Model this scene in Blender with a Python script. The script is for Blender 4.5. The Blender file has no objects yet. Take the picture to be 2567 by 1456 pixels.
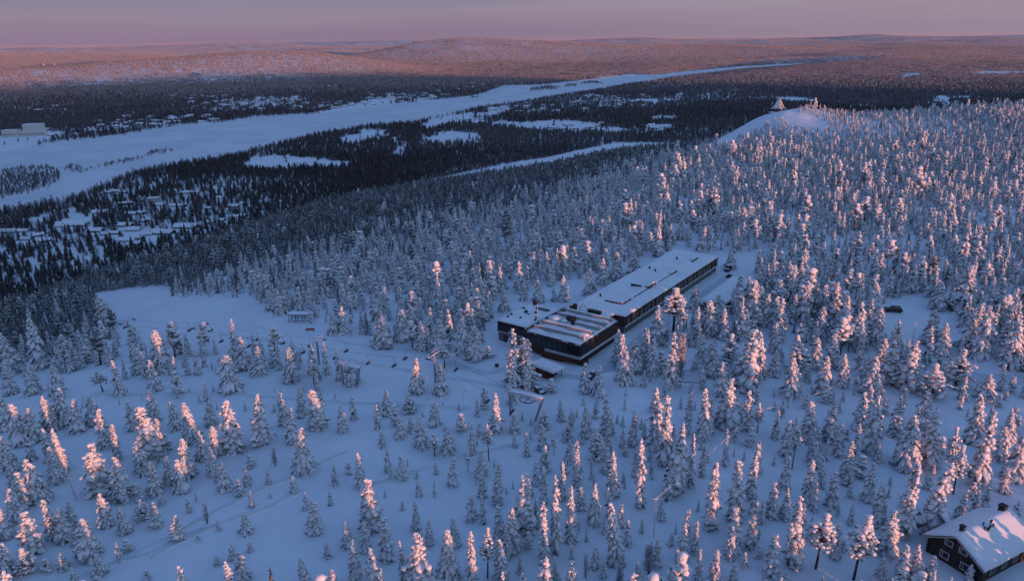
import bpy, math, random
import numpy as np
C = bpy.context.scene.collection
SC = bpy.context.scene
R = math.radians
# ------------------------------------------------------------------ camera, sky, sun, exposure
H = 85.0
F_PX, PITCH, ROLL = 731.0, R(18.9), R(0.78)
cam_d = bpy.data.cameras.new('camera'); cam = bpy.data.objects.new('camera', cam_d); C.objects.link(cam)
cam_d.sensor_width = 36.0; cam_d.lens = 36.0 * F_PX / 1024.0
cam_d.clip_start = 1.0; cam_d.clip_end = 200000.0
cam.location = (0, 0, H)
from mathutils import Matrix, Vector
cam.matrix_world = Matrix.Translation((0, 0, H)) @ Matrix.Rotation(R(90) - PITCH, 4, 'X') @ Matrix.Rotation(-ROLL, 4, 'Z')
SC.camera = cam

SUN_EL, SUN_AZ = R(1.6), R(140.0)          # azimuth clockwise from +Y
w = bpy.data.worlds.new('World'); SC.world = w; w.use_nodes = True
nt = w.node_tree; nt.nodes.clear()
def N(nt, t, **kw):
    n = nt.nodes.new(t)
    for k, v in kw.items(): setattr(n, k, v)
    return n
sky = N(nt, 'ShaderNodeTexSky', sky_type='NISHITA', sun_disc=False)
sky.sun_elevation = SUN_EL; sky.sun_rotation = SUN_AZ
sky.altitude = 200; sky.air_density = 1.0; sky.dust_density = 0.6; sky.ozone_density = 2.2
geo = N(nt, 'ShaderNodeTexCoord'); sep = N(nt, 'ShaderNodeSeparateXYZ')
nt.links.new(geo.outputs['Generated'], sep.inputs[0])
# thin band of haze and twilight colour low over the horizon
ramp = N(nt, 'ShaderNodeValToRGB')
SKY_STOPS = [(0.0, (0.232, 0.180, 0.272)), (0.022, (0.262, 0.198, 0.292)), (0.040, (0.285, 0.232, 0.322)), (0.060, (0.225, 0.215, 0.31)), (0.13, (0.17, 0.24, 0.41)), (1.0, (0.102, 0.214, 0.51))]
ramp.color_ramp.elements.remove(ramp.color_ramp.elements[1])
ramp.color_ramp.elements[0].position = 0; ramp.color_ramp.elements[0].color = (*SKY_STOPS[0][1], 1)
for p, c in SKY_STOPS[1:]:
    e = ramp.color_ramp.elements.new(p); e.color = (*c, 1)
# soft veil of cloud, stronger to the right of the view
mapn = N(nt, 'ShaderNodeMapping'); mapn.inputs['Scale'].default_value = (1.6, 1.6, 26.0)
nt.links.new(geo.outputs['Generated'], mapn.inputs[0])
noi = N(nt, 'ShaderNodeTexNoise'); noi.inputs['Scale'].default_value = 1.3; noi.inputs['Detail'].default_value = 3
nt.links.new(mapn.outputs[0], noi.inputs['Vector'])
mm = N(nt, 'ShaderNodeMath', operation='MULTIPLY_ADD'); mm.inputs[1].default_value = 0.048; 
m0 = N(nt, 'ShaderNodeMath', operation='SUBTRACT'); m0.inputs[1].default_value = 0.5
nt.links.new(noi.outputs['Fac'], m0.inputs[0]); nt.links.new(m0.outputs[0], mm.inputs[0]); nt.links.new(sep.outputs['Z'], mm.inputs[2])
# the pink belt stands a little higher on the right
mx = N(nt, 'ShaderNodeMath', operation='MULTIPLY_ADD'); mx.inputs[1].default_value = -0.022
nt.links.new(sep.outputs['X'], mx.inputs[0]); nt.links.new(mm.outputs[0], mx.inputs[2])
nt.links.new(mx.outputs[0], ramp.inputs[0])
warm = N(nt, 'ShaderNodeMapRange'); warm.inputs['From Min'].default_value = -0.1; warm.inputs['From Max'].default_value = 0.75
nt.links.new(sep.outputs['X'], warm.inputs[0])
wmix = N(nt, 'ShaderNodeMix', data_type='RGBA', blend_type='MULTIPLY'); wmix.inputs['B'].default_value = (1.34, 1.46, 1.22, 1)
nt.links.new(warm.outputs[0], wmix.inputs['Factor']); nt.links.new(ramp.outputs[0], wmix.inputs['A'])
sdot = N(nt, 'ShaderNodeVectorMath', operation='DOT_PRODUCT'); sdot.inputs[1].default_value = (math.sin(SUN_AZ), math.cos(SUN_AZ), 0.0)
nt.links.new(geo.outputs['Generated'], sdot.inputs[0])
gl = N(nt, 'ShaderNodeMapRange'); gl.inputs['From Min'].default_value = 0.15; gl.inputs['From Max'].default_value = 1.0; gl.interpolation_type = 'SMOOTHSTEP'; nt.links.new(sdot.outputs['Value'], gl.inputs[0])
ge = N(nt, 'ShaderNodeMapRange'); ge.inputs['From Min'].default_value = 0.65; ge.inputs['From Max'].default_value = 0.05; nt.links.new(sep.outputs['Z'], ge.inputs[0])
gm = N(nt, 'ShaderNodeMath', operation='MULTIPLY'); nt.links.new(gl.outputs[0], gm.inputs[0]); nt.links.new(ge.outputs[0], gm.inputs[1])
glow = N(nt, 'ShaderNodeMix', data_type='RGBA', blend_type='MIX'); glow.inputs['B'].default_value = (0.54, 0.60, 0.84, 1)
nt.links.new(gm.outputs[0], glow.inputs['Factor']); nt.links.new(wmix.outputs['Result'], glow.inputs['A'])
skm = N(nt, 'ShaderNodeMix', data_type='RGBA', blend_type='MIX'); skm.inputs['Factor'].default_value = 0.10
SKY_K = 1.0
scl = N(nt, 'ShaderNodeMix', data_type='RGBA', blend_type='MULTIPLY'); scl.inputs['Factor'].default_value = 1; scl.inputs['B'].default_value = (10, 10, 10, 1)
nt.links.new(glow.outputs['Result'], scl.inputs['A'])
nt.links.new(scl.outputs['Result'], skm.inputs['A']); nt.links.new(sky.outputs[0], skm.inputs['B'])
bg = N(nt, 'ShaderNodeBackground'); bg.inputs['Strength'].default_value = 0.10
nt.links.new(skm.outputs['Result'], bg.inputs[0])
out = N(nt, 'ShaderNodeOutputWorld'); nt.links.new(bg.outputs[0], out.inputs[0])

sun_d = bpy.data.lights.new('sun', 'SUN'); sun_d.energy = 4.2; sun_d.color = (1.0, 0.40, 0.25); sun_d.angle = R(0.6)
sun = bpy.data.objects.new('sun', sun_d); C.objects.link(sun)
SV = Vector((math.sin(SUN_AZ) * math.cos(SUN_EL), math.cos(SUN_AZ) * math.cos(SUN_EL), math.sin(SUN_EL)))
sun.rotation_euler = SV.to_track_quat('Z', 'Y').to_euler()
SC.view_settings.view_transform = 'Standard'; SC.view_settings.look = 'None'; SC.view_settings.exposure = 0.13; SC.view_settings.gamma = 1.0
SC.cycles.max_bounces = 4; SC.cycles.diffuse_bounces = 2; SC.cycles.glossy_bounces = 2; SC.cycles.transparent_max_bounces = 4; SC.cycles.volume_bounces = 0
SC.cycles.use_denoising = True

# ------------------------------------------------------------------ pixel -> ground helpers (1024 x 580 photo pixels)
cR, sR = math.cos(ROLL), math.sin(ROLL)
def ray(px, py):
    u, v = px - 512.0, py - 290.0
    u, v = u * cR - v * sR, u * sR + v * cR
    d = np.array([u, F_PX * math.cos(PITCH) - v * math.sin(PITCH), -F_PX * math.sin(PITCH) - v * math.cos(PITCH)])
    return d / np.linalg.norm(d)
def at(px, py, z=0.0):
    d = ray(px, py); t = (z - H) / d[2]
    return np.array([d[0] * t, d[1] * t, z])
def pix(X):
    X = np.asarray(X, float); x, y, z = X[..., 0], X[..., 1], X[..., 2] - H
    f = y * math.cos(PITCH) - z * math.sin(PITCH); up = y * math.sin(PITCH) + z * math.cos(PITCH)
    u = F_PX * x / f; v = -F_PX * up / f
    return 512 + u * cR + v * sR, 290 - u * sR + v * cR
def big(pts): return [(x / 2.507, y / 2.507) for x, y in pts]     # pixels of a 2567 wide view

# ------------------------------------------------------------------ terrain
VAL = -125.0
def sstep(a, b, x):
    t = np.clip((x - a) / (b - a), 0, 1); return t * t * (3 - 2 * t)
_rng = np.random.RandomState(7)
_G = _rng.rand(64, 64)
def vnoise(x, y, s):
    x = np.asarray(x) / s; y = np.asarray(y) / s
    xi = np.floor(x).astype(int); yi = np.floor(y).astype(int); fx = x - xi; fy = y - yi
    fx = fx * fx * (3 - 2 * fx); fy = fy * fy * (3 - 2 * fy)
    g = lambda i, j: _G[i % 64, j % 64]
    return (g(xi, yi) * (1 - fx) + g(xi + 1, yi) * fx) * (1 - fy) + (g(xi, yi + 1) * (1 - fx) + g(xi + 1, yi + 1) * fx) * fy - 0.5
def fbm(x, y, s, n=4):
    r = 0; a = 1
    for k in range(n): r = r + a * vnoise(x + 17.3 * k * s, y - 9.1 * k * s, s); s /= 2.03; a *= .5
    return r
# plateau rim and foot of the hill by bearing (degrees clockwise from the view axis)
BEAR = [-180, -120, -70, -35, -24, -13.5, -5, 3, 8.3, 15.7, 20, 27, 35, 50, 70, 90, 105, 120, 180]
RIM = [330, 300, 190, 205, 230, 232, 245, 268, 345, 560, 660, 740, 800, 1300, 2600, 3000, 2000, 1300, 330]  # out-of-view bearings on the right are stretched to shade the far valley
FOOT = [1300, 1100, 780, 740, 860, 1040, 1210, 1400, 1600, 1600, 1600, 1550, 1550, 2500, 3900, 4200, 3200, 2400, 1300]
SUMMIT = at(778, 117, 12.0)
FARH = []    # (x, y, height, s_lateral, s_radial)
def farhill(px, d, h, sl, sr):
    r = ray(px, 200); a = math.atan2(r[0], r[1]); FARH.append((a, d, h, sl, sr))
farhill(245, 5400, 100, 800, 650); farhill(60, 5700, 66, 1000, 700); farhill(330, 5600, 62, 600, 650)
farhill(455, 8300, 140, 700, 900); farhill(545, 8500, 118, 900, 900); farhill(690, 8800, 75, 1100, 1000); farhill(380, 7800, 60, 900, 900)
farhill(150, 12500, 85, 2600, 1500); farhill(20, 11000, 85, 2000, 1400); farhill(820, 14000, 70, 3500, 1500); farhill(640, 17000, 120, 5000, 1800)
farhill(950, 19000, 120, 5000, 2000); farhill(60, 19000, 190, 5000, 2000); farhill(330, 24000, 170, 5000, 2500)
HOT = (18.4, 182.4); HU = (0.5863, 0.8101)
MOUNDS = [(*at(px, py, 0)[:2], h, sg) for px, py, h, sg in ((607, 379, 1.9, 3.0), (613, 384, 1.5, 3.2), (622, 391, 1.2, 4.0), (634, 399, 1.0, 3.5), (628, 381, .9, 3.0), (992, 360, 1.8, 3.6), (977, 352, 1.0, 3.0), (1004, 362, 1.0, 3.4),
    (400, 432, 1.2, 7.0), (384, 428, 1.0, 5.0), (190, 300, 2.2, 14.0), (78, 296, 3.0, 10.0), (270, 303, 1.5, 10.0))]
def poly_in(P, x, y):
    x = np.asarray(x); y = np.asarray(y); r = np.zeros(np.broadcast(x, y).shape, bool); n = len(P)
    for i in range(n):
        x1, y1 = P[i][0], P[i][1]; x2, y2 = P[(i + 1) % n][0], P[(i + 1) % n][1]
        if y1 == y2: continue
        c = ((y1 > y) != (y2 > y)) & (x < (x2 - x1) * (y - y1) / (y2 - y1) + x1)
        r ^= c
    return r
def poly_dist(P, x, y, closed=True):
    d = np.full(np.broadcast(x, y).shape, 1e9); n = len(P)
    for i in range(n if closed else n - 1):
        ax, ay = P[i][0], P[i][1]; bx, by = P[(i + 1) % n][0], P[(i + 1) % n][1]
        l2 = (bx - ax) ** 2 + (by - ay) ** 2 + 1e-9
        t = np.clip(((x - ax) * (bx - ax) + (y - ay) * (by - ay)) / l2, 0, 1)
        d = np.minimum(d, np.hypot(x - ax - t * (bx - ax), y - ay - t * (by - ay)))
    return d
def vpoly(pts): return [tuple(at(px, py, VAL + 1)[:2]) for px, py in big(pts)]
near_shore = [(-260, 590), (0, 535), (100, 517), (180, 500), (250, 472), (330, 437), (440, 416), (560, 397), (680, 366), (800, 337), (920, 318), (1040, 307), (1130, 287), (1210, 270), (1300, 257), (1400, 240), (1480, 228), (1560, 214), (1640, 203), (1720, 189), (1850, 174), (1960, 166), (2090, 160)]
far_shore = [(2090, 157), (1960, 161), (1850, 168), (1720, 180), (1650, 189), (1590, 187), (1500, 196), (1440, 203), (1350, 212), (1260, 214), (1225, 228), (1190, 240), (1080, 250), (1000, 258), (900, 270), (800, 283), (700, 288), (640, 291), (560, 305), (440, 313), (330, 333), (270, 341), (130, 355), (60, 367), (0, 381), (-260, 410)]
RIVER = vpoly(near_shore + far_shore)
ISLES = [vpoly(p) for p in ([(-260, 470), (-260, 545), (0, 497), (60, 487), (120, 470), (150, 447), (150, 425), (120, 418), (60, 420), (0, 427)],
    [(160, 428), (205, 432), (215, 425), (190, 412), (165, 418)], [(360, 391), (400, 384), (435, 379), (430, 375), (390, 377), (372, 383)],
    [(215, 428), (300, 410), (360, 397), (358, 393), (300, 404), (212, 424)], [(1325, 228), (1395, 223), (1405, 217), (1370, 215), (1332, 221)],
    [(1415, 217), (1445, 216), (1446, 211), (1420, 211)], [(1455, 210), (1515, 209), (1490, 203), (1465, 205)], [(1178, 246), (1200, 245), (1198, 242), (1180, 243)])]
FIELDS = [vpoly(p) for p in ([(588, 420), (690, 428), (860, 410), (800, 398), (730, 392), (640, 392)], [(868, 362), (960, 348), (968, 326), (920, 326), (850, 345)],
    [(1075, 326), (1200, 290), (1185, 280), (1060, 305)], [(1060, 362), (1100, 330), (1200, 335), (1205, 362), (1150, 360)],
    [(1230, 313), (1330, 330), (1450, 332), (1525, 332), (1490, 308), (1390, 300), (1300, 308), (1245, 302)], [(1500, 332), (1560, 338), (1600, 328), (1530, 316)],
    [(1618, 300), (1690, 300), (1710, 296), (1640, 290)], [(1610, 330), (1670, 330), (1690, 316), (1640, 312)], [(1590, 258), (1660, 260), (1650, 250), (1590, 248)],
    [(1928, 245), (1970, 256), (2030, 256), (2050, 251), (1990, 245)], [(2328, 252), (2350, 264), (2385, 265), (2378, 241), (2350, 240)], [(2230, 199), (2265, 200), (2330, 189), (2290, 188)],
    [(2440, 192), (2600, 188), (2600, 184), (2450, 184)], [(2125, 268), (2185, 268), (2180, 264), (2130, 264)], [(2385, 248), (2440, 250), (2430, 240), (2390, 241)],
    [(-40, 636), (0, 640), (60, 668), (105, 690), (200, 662), (290, 640), (296, 630), (200, 646), (110, 670), (60, 648), (0, 622)], [(222, 612), (268, 622), (262, 642), (238, 640)], [(65, 664), (200, 636), (205, 629), (70, 655)],
    [(262, 590), (330, 606), (385, 615), (400, 600), (350, 585), (290, 578)], [(150, 566), (225, 560), (240, 549), (205, 545), (150, 552)], [(90, 545), (122, 540), (126, 574), (95, 578)], [(180, 548), (205, 540), (190, 524), (150, 528)],
    [(1105, 436), (1200, 428), (1330, 409), (1328, 406), (1190, 424), (1102, 431)], [(1420, 378), (1500, 369), (1570, 356), (1550, 353), (1470, 367)], [(990, 395), (1012, 392), (1018, 368), (1006, 340), (985, 345), (998, 366)],
    [(640, 190), (720, 190), (700, 186), (600, 190)], [(580, 186), (640, 192), (680, 178), (640, 180)], [(190, 232), (270, 228), (300, 224), (200, 228)], [(700, 413), (850, 420), (900, 405), (760, 405)],
    [(-200, 400), (60, 330), (180, 330), (150, 345), (60, 365), (-20, 390)], [(900, 280), (1000, 265), (990, 245), (930, 250), (860, 268), (790, 282)], [(1210, 296), (1240, 290), (1290, 275), (1270, 270), (1200, 285)])]
for P in FIELDS: pass
def hz(x, y, fine=True):
    x = np.asarray(x, float); y = np.asarray(y, float)
    r = np.hypot(x, y); b = np.degrees(np.arctan2(x, y))
    rim = np.interp(b, BEAR, RIM); foot = np.interp(b, BEAR, FOOT)
    t = np.clip((r - rim) / (foot - rim), 0, 1.0)
    t = 0.62 * t + 0.38 * t * t * (3 - 2 * t)
    hill = -np.clip((r - 150) / 300, 0, 1) * 1.0
    z = (VAL + 2) * t + hill * (1 - t)
    # slope of the piste towards the lift valley
    z = z - 7.0 * np.exp(-((x + 165) ** 2 + (y - 250) ** 2) / (2 * 75. ** 2)) * (1 - t)
    d = np.hypot(x - SUMMIT[0], y - SUMMIT[1])
    z = z + fbm(x, y, 22, 3) * 2.2 * np.exp(-(d / 70) ** 2) + 23.0 * np.exp(-(np.maximum(d - 9, 0) / 46.0) ** 2) + 21.0 * sstep(16, 27, b) * (1 - sstep(60, 80, b)) * sstep(600, 840, r) * (1 - t)
    z = z + fbm(x, y, 160, 3) * 3.0 * (0.35 + 0.65 * sstep(120, 400, r)) * (1 - sstep(0.6, 1, t)) + t * fbm(x, y, 420, 2) * 2.5
    if fine: z = z + (fbm(x + 500, y, 17, 3) * 0.9 + (vnoise(x + .4 * y, y * .5, 6.1) + .6 * vnoise(x, y + .7 * x, 3.3)) * .34) * (1 - sstep(250, 700, r))
    z = z + 27.0 * sstep(46, 60, b) * (1 - sstep(106, 116, b)) * sstep(900, 1200, r) * (1 - t)  # unseen ridge right of the view, added to lengthen the shade on the valley
    # level ground under the hotel, cabin and garage; ploughed snow banks
    hu = (x - HOT[0]) * HU[0] + (y - HOT[1]) * HU[1]; hv = -(x - HOT[0]) * HU[1] + (y - HOT[1]) * HU[0]
    dp = np.hypot(np.maximum(np.maximum(-3 - hu, hu - 107), 0), np.maximum(np.maximum(-17 - hv, hv - 33), 0))
    k = 1 - sstep(0, 14, dp); z = z * (1 - k) + (-0.05 + .12 * np.sin(hu * .5) * np.sin(hv * .45)) * k
    dp = np.hypot(x - 80, y - 103); k = 1 - sstep(11, 22, dp); z = z * (1 - k) + 0.75 * k
    for (mx_, my_, mh, ms_) in MOUNDS: z = z + mh * np.exp(-((x - mx_) ** 2 + (y - my_) ** 2) / (ms_ * ms_))
    # land rising towards the far hills
    far = sstep(2600, 9000, r)
    z = z + far * (24 + 26 * sstep(6000, 30000, r)) + far * fbm(x, y, 2700, 4) * (70 + 80 * sstep(6000, 20000, r))
    a = np.arctan2(x, y)
    for (ha, hd, hh, sl, sr) in FARH:
        la = (a - ha) * hd; ra = r - hd
        z = z + hh * np.exp(-(la / sl) ** 2 - (ra / sr) ** 2)
    z = np.maximum(z, VAL - 1.0)
    # river bed
    m = (r > 500) & (r < 9000) & (y > 0)
    if np.any(m):
        xs, ys = x[m] if x.ndim else x, y[m] if y.ndim else y
        ins = poly_in(RIVER, xs, ys); dr = poly_dist(RIVER, xs, ys) * np.where(ins, -1, 1)
        for P in ISLES:
            i2 = poly_in(P, xs, ys); dI = poly_dist(P, xs, ys) * np.where(i2, -1, 1); dr = np.maximum(dr, -dI)
        k = sstep(-6, 10, dr); kl = sstep(20, 420, dr)
        zz = z[m] if z.ndim else z
        zz = np.maximum(zz, VAL + 1.6)
        zz = (VAL + 1.6) * (1 - kl) + zz * kl
        zz = (VAL - 1.6) * (1 - k) + zz * k
        if z.ndim: z[m] = zz
        else: z = zz
    return z
def ground(px, py, zmax=None):
    d = ray(px, py); ts = np.concatenate([np.geomspace(60, 12000, 900)])
    P = d[None, :] * ts[:, None]; g = hz(P[:, 0], P[:, 1]); dz = H + P[:, 2] - g
    i = int(np.argmax(dz < 0)) if np.any(dz < 0) else len(ts) - 1
    a, b = ts[max(i - 1, 0)], ts[i]
    for _ in range(18):
        m = (a + b) / 2; q = d * m
        if H + q[2] - float(hz(np.array([q[0]]), np.array([q[1]]))[0]) < 0: b = m
        else: a = m
    q = d * b
    return np.array([q[0], q[1], float(hz(np.array([q[0]]), np.array([q[1]]))[0])])

# ------------------------------------------------------------------ materials
def mat(name, base, rough=0.7, noise=None, bump=None, metallic=0.0, spec=0.3, emit=None):
    m = bpy.data.materials.new(name); m.use_nodes = True; t = m.node_tree
    b = t.nodes['Principled BSDF']; b.inputs['Base Color'].default_value = (*base, 1); b.inputs['Roughness'].default_value = rough
    b.inputs['Metallic'].default_value = metallic; b.inputs['Specular IOR Level'].default_value = spec
    tc = N(t, 'ShaderNodeTexCoord')
    if noise:                                   # (colour2, scale, lo, hi)
        n = N(t, 'ShaderNodeTexNoise'); n.inputs['Scale'].default_value = noise[1]; n.inputs['Detail'].default_value = 5
        t.links.new(tc.outputs['Object'], n.inputs['Vector'])
        r = N(t, 'ShaderNodeMapRange'); r.inputs['From Min'].default_value = noise[2]; r.inputs['From Max'].default_value = noise[3]
        t.links.new(n.outputs['Fac'], r.inputs[0])
        x = N(t, 'ShaderNodeMix', data_type='RGBA'); x.inputs['A'].default_value = (*base, 1); x.inputs['B'].default_value = (*noise[0], 1)
        t.links.new(r.outputs[0], x.inputs['Factor']); t.links.new(x.outputs['Result'], b.inputs['Base Color'])
    if bump:                                    # (scale, strength, distance)
        n = N(t, 'ShaderNodeTexNoise'); n.inputs['Scale'].default_value = bump[0]; n.inputs['Detail'].default_value = 6
        t.links.new(tc.outputs['Object'], n.inputs['Vector'])
        u = N(t, 'ShaderNodeBump'); u.inputs['Strength'].default_value = bump[1]; u.inputs['Distance'].default_value = bump[2]
        t.links.new(n.outputs['Fac'], u.inputs['Height']); t.links.new(u.outputs[0], b.inputs['Normal'])
    if emit:
        b.inputs['Emission Color'].default_value = (*emit[0], 1); b.inputs['Emission Strength'].default_value = emit[1]
    return m
def capped(name, under, cap, lo, hi, scale=1.5, wob=0.35, rough=0.8):
    """snow or rime lying on whatever faces up, the bare stuff below"""
    m = bpy.data.materials.new(name); m.use_nodes = True; t = m.node_tree; b = t.nodes['Principled BSDF']
    b.inputs['Roughness'].default_value = rough; b.inputs['Specular IOR Level'].default_value = 0.15
    g = N(t, 'ShaderNodeNewGeometry'); s = N(t, 'ShaderNodeSeparateXYZ'); t.links.new(g.outputs['Normal'], s.inputs[0])
    tc = N(t, 'ShaderNodeTexCoord'); n = N(t, 'ShaderNodeTexNoise'); n.inputs['Scale'].default_value = scale; n.inputs['Detail'].default_value = 3
    t.links.new(tc.outputs['Object'], n.inputs['Vector'])
    a = N(t, 'ShaderNodeMath', operation='MULTIPLY_ADD'); a.inputs[1].default_value = wob * 2; t.links.new(n.outputs['Fac'], a.inputs[0]); t.links.new(s.outputs['Z'], a.inputs[2])
    r = N(t, 'ShaderNodeMapRange'); r.inputs['From Min'].default_value = lo + wob; r.inputs['From Max'].default_value = hi + wob
    t.links.new(a.outputs[0], r.inputs[0])
    x = N(t, 'ShaderNodeMix', data_type='RGBA'); x.inputs['A'].default_value = (*under, 1); x.inputs['B'].default_value = (*cap, 1)
    t.links.new(r.outputs[0], x.inputs['Factor']); t.links.new(x.outputs['Result'], b.inputs['Base Color'])
    return m
SNOW = (0.76, 0.81, 0.87)
M = {}
M['ground'] = mat('ground_snow', SNOW, 0.75, noise=((0.70, 0.74, 0.80), 0.05, 0.4, 0.75), bump=(0.35, 0.35, 0.5))
M['river'] = mat('river_ice_snow', (0.60, 0.65, 0.72), 0.7, noise=((0.74, 0.78, 0.83), 0.012, 0.35, 0.7), bump=(0.05, 0.3, 0.5))
M['far'] = capped('distant_forest', (0.15, 0.14, 0.14), (0.55, 0.54, 0.55), 0.6, 1.1, 0.003, 0.6)
M['snow'] = mat('crusted_snow', (0.84, 0.85, 0.87), 0.8, noise=((0.66, 0.68, 0.72), 1.7, 0.5, 0.75), bump=(3.0, 0.5, 0.15), spec=0.2)
M['rime'] = capped('rimed_needles', (0.15, 0.165, 0.165), (0.70, 0.73, 0.76), -0.7, 0.55, 2.5, 0.5)
M['needles'] = mat('dark_needles', (0.045, 0.053, 0.047), 0.85, noise=((0.52, 0.54, 0.56), 2.2, 0.40, 0.68), spec=0.1)
M['bark'] = mat('bark', (0.055, 0.045, 0.042), 0.9, noise=((0.22, 0.22, 0.24), 3.0, 0.5, 0.75), spec=0.1)
M['twig'] = mat('frosted_twigs', (0.60, 0.60, 0.64), 0.8, noise=((0.32, 0.30, 0.31), 1.2, 0.45, 0.7), spec=0.1)
M['bare_twig'] = mat('bare_twigs', (0.075, 0.065, 0.070), 0.9, noise=((0.24, 0.23, 0.25), 1.0, 0.45, 0.75), spec=0.1)
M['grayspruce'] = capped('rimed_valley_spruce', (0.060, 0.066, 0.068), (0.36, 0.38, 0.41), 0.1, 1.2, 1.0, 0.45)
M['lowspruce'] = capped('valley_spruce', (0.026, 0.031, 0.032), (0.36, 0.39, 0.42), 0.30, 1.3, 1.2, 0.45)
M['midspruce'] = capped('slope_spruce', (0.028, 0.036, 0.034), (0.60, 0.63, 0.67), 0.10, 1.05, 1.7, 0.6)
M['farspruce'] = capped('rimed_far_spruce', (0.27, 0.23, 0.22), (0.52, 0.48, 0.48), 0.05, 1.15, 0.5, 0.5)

# ------------------------------------------------------------------ mesh helpers
class MB:
    def __init__(s): s.v = []; s.f = []; s.m = []
    def add(s, vs, fs, mi=0):
        o = len(s.v); s.v += [tuple(map(float, p)) for p in vs]; s.f += [tuple(i + o for i in f) for f in fs]
        s.m += [mi] * len(fs) if isinstance(mi, int) else list(mi)
    def box(s, x0, x1, y0, y1, z0, z1, mi=0, fr=None):
        vs = [(x, y, z) for z in (z0, z1) for y in (y0, y1) for x in (x0, x1)]
        if fr: vs = [fr(*p) for p in vs]
        s.add(vs, [(0, 2, 3, 1), (4, 5, 7, 6), (0, 1, 5, 4), (2, 6, 7, 3), (1, 3, 7, 5), (0, 4, 6, 2)], mi)
    def tube(s, pts, rad, n=6, mi=0, cap=True):
        pts = [Vector(p) for p in pts]; rings = []; vs = []; fs = []
        for i, p in enumerate(pts):
            t = (pts[min(i + 1, len(pts) - 1)] - pts[max(i - 1, 0)]).normalized()
            a = t.orthogonal().normalized() if i == 0 else (a - t * a.dot(t)).normalized()
            b = t.cross(a); r = rad[i] if isinstance(rad, (list, tuple)) else rad
            vs += [p + (a * math.cos(k * 2 * math.pi / n) + b * math.sin(k * 2 * math.pi / n)) * r for k in range(n)]
        for i in range(len(pts) - 1):
            for k in range(n):
                fs.append((i * n + k, i * n + (k + 1) % n, (i + 1) * n + (k + 1) % n, (i + 1) * n + k))
        if cap: fs.append(tuple(range(n))[::-1]); fs.append(tuple((len(pts) - 1) * n + k for k in range(n)))
        s.add(vs, fs, mi)
    def mesh(s, name, mats, smooth=False):
        me = bpy.data.meshes.new(name); me.from_pydata(s.v, [], s.f)
        for m in mats: me.materials.append(m)
        me.polygons.foreach_set('material_index', s.m)
        if smooth: me.polygons.foreach_set('use_smooth', [True] * len(s.f))
        me.update(); return me
    def build(s, name, mats, parent=None, smooth=False, link=True):
        o = bpy.data.objects.new(name, s.mesh(name, mats if isinstance(mats, (list, tuple)) else [mats], smooth))
        if link: C.objects.link(o)
        if parent is not None: o.parent = parent
        return o
def tag(o, label=None, cat=None, group=None, kind=None):
    if label: o['label'] = label
    if cat: o['category'] = cat
    if group: o['group'] = group
    if kind: o['kind'] = kind
    return o
def thing(name, loc, label, cat, group=None, rz=0.0):
    o = bpy.data.objects.new(name, None); o.empty_display_size = 0.5; C.objects.link(o)
    o.location = tuple(map(float, loc)); o.rotation_euler = (0, 0, rz)
    return tag(o, label, cat, group)

# ------------------------------------------------------------------ trees (unit: a 10 m tree of the stated half width, scaled per tree)
def tongue(mb, p, ang, L, droop, lift, wd, th, rng, seg=4, ns=6, ms=0, mn=1):
    ca, sa = math.cos(ang), math.sin(ang); vs = []; fs = []; mi = []
    prof = [0.35, 0.85, 1.0, 0.9, 0.55][:seg] if seg >= 4 else [0.45, 1.0, 0.7][:seg]
    for i in range(seg):
        t = i / seg; c = (p[0] + ca * L * t, p[1] + sa * L * t, p[2] + lift * t * L - droop * L * t * t)
        for k in range(ns):
            a = 2 * math.pi * k / ns + 0.3; j = 1 + (rng.random() - .5) * .55
            lw = math.cos(a) * wd * prof[i] * j; lz = math.sin(a) * th * prof[i] * j
            vs.append((c[0] - sa * lw + (rng.random() - .5) * .05, c[1] + ca * lw, c[2] + lz + (th * .2 if lz > 0 else 0)))
    vs.append((p[0] + ca * L, p[1] + sa * L, p[2] + lift * L - droop * L))
    for i in range(seg - 1):
        for k in range(ns):
            fs.append((i * ns + k, i * ns + (k + 1) % ns, (i + 1) * ns + (k + 1) % ns, (i + 1) * ns + k))
            mi.append(ms if k < ns / 2 else mn)
    for k in range(ns):
        fs.append(((seg - 1) * ns + k, (seg - 1) * ns + (k + 1) % ns, len(vs) - 1)); mi.append(ms if k < ns / 2 else mn)
    mb.add(vs, fs, mi)
def fringe(mb, p, ang, L, droop, lift, wd, rng, n, mn=1):
    ca, sa = math.cos(ang), math.sin(ang)
    for _ in range(n):
        t = .35 + .65 * rng.random(); s = rng.choice((-1, 1)); w_ = wd * (.5 + .6 * rng.random())
        c = Vector((p[0] + ca * L * t - sa * s * w_ * .5, p[1] + sa * L * t + ca * s * w_ * .5, p[2] + lift * t * L - droop * L * t * t - .02))
        l = .22 + .25 * rng.random()
        e = c + Vector((ca * l * .7 - sa * s * l, sa * l * .7 + ca * s * l, -l * .55))
        q = Vector((ca, sa, 0)) * .09
        mb.add([c - q, c + q, e], [(0, 1, 2)], mn)
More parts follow.
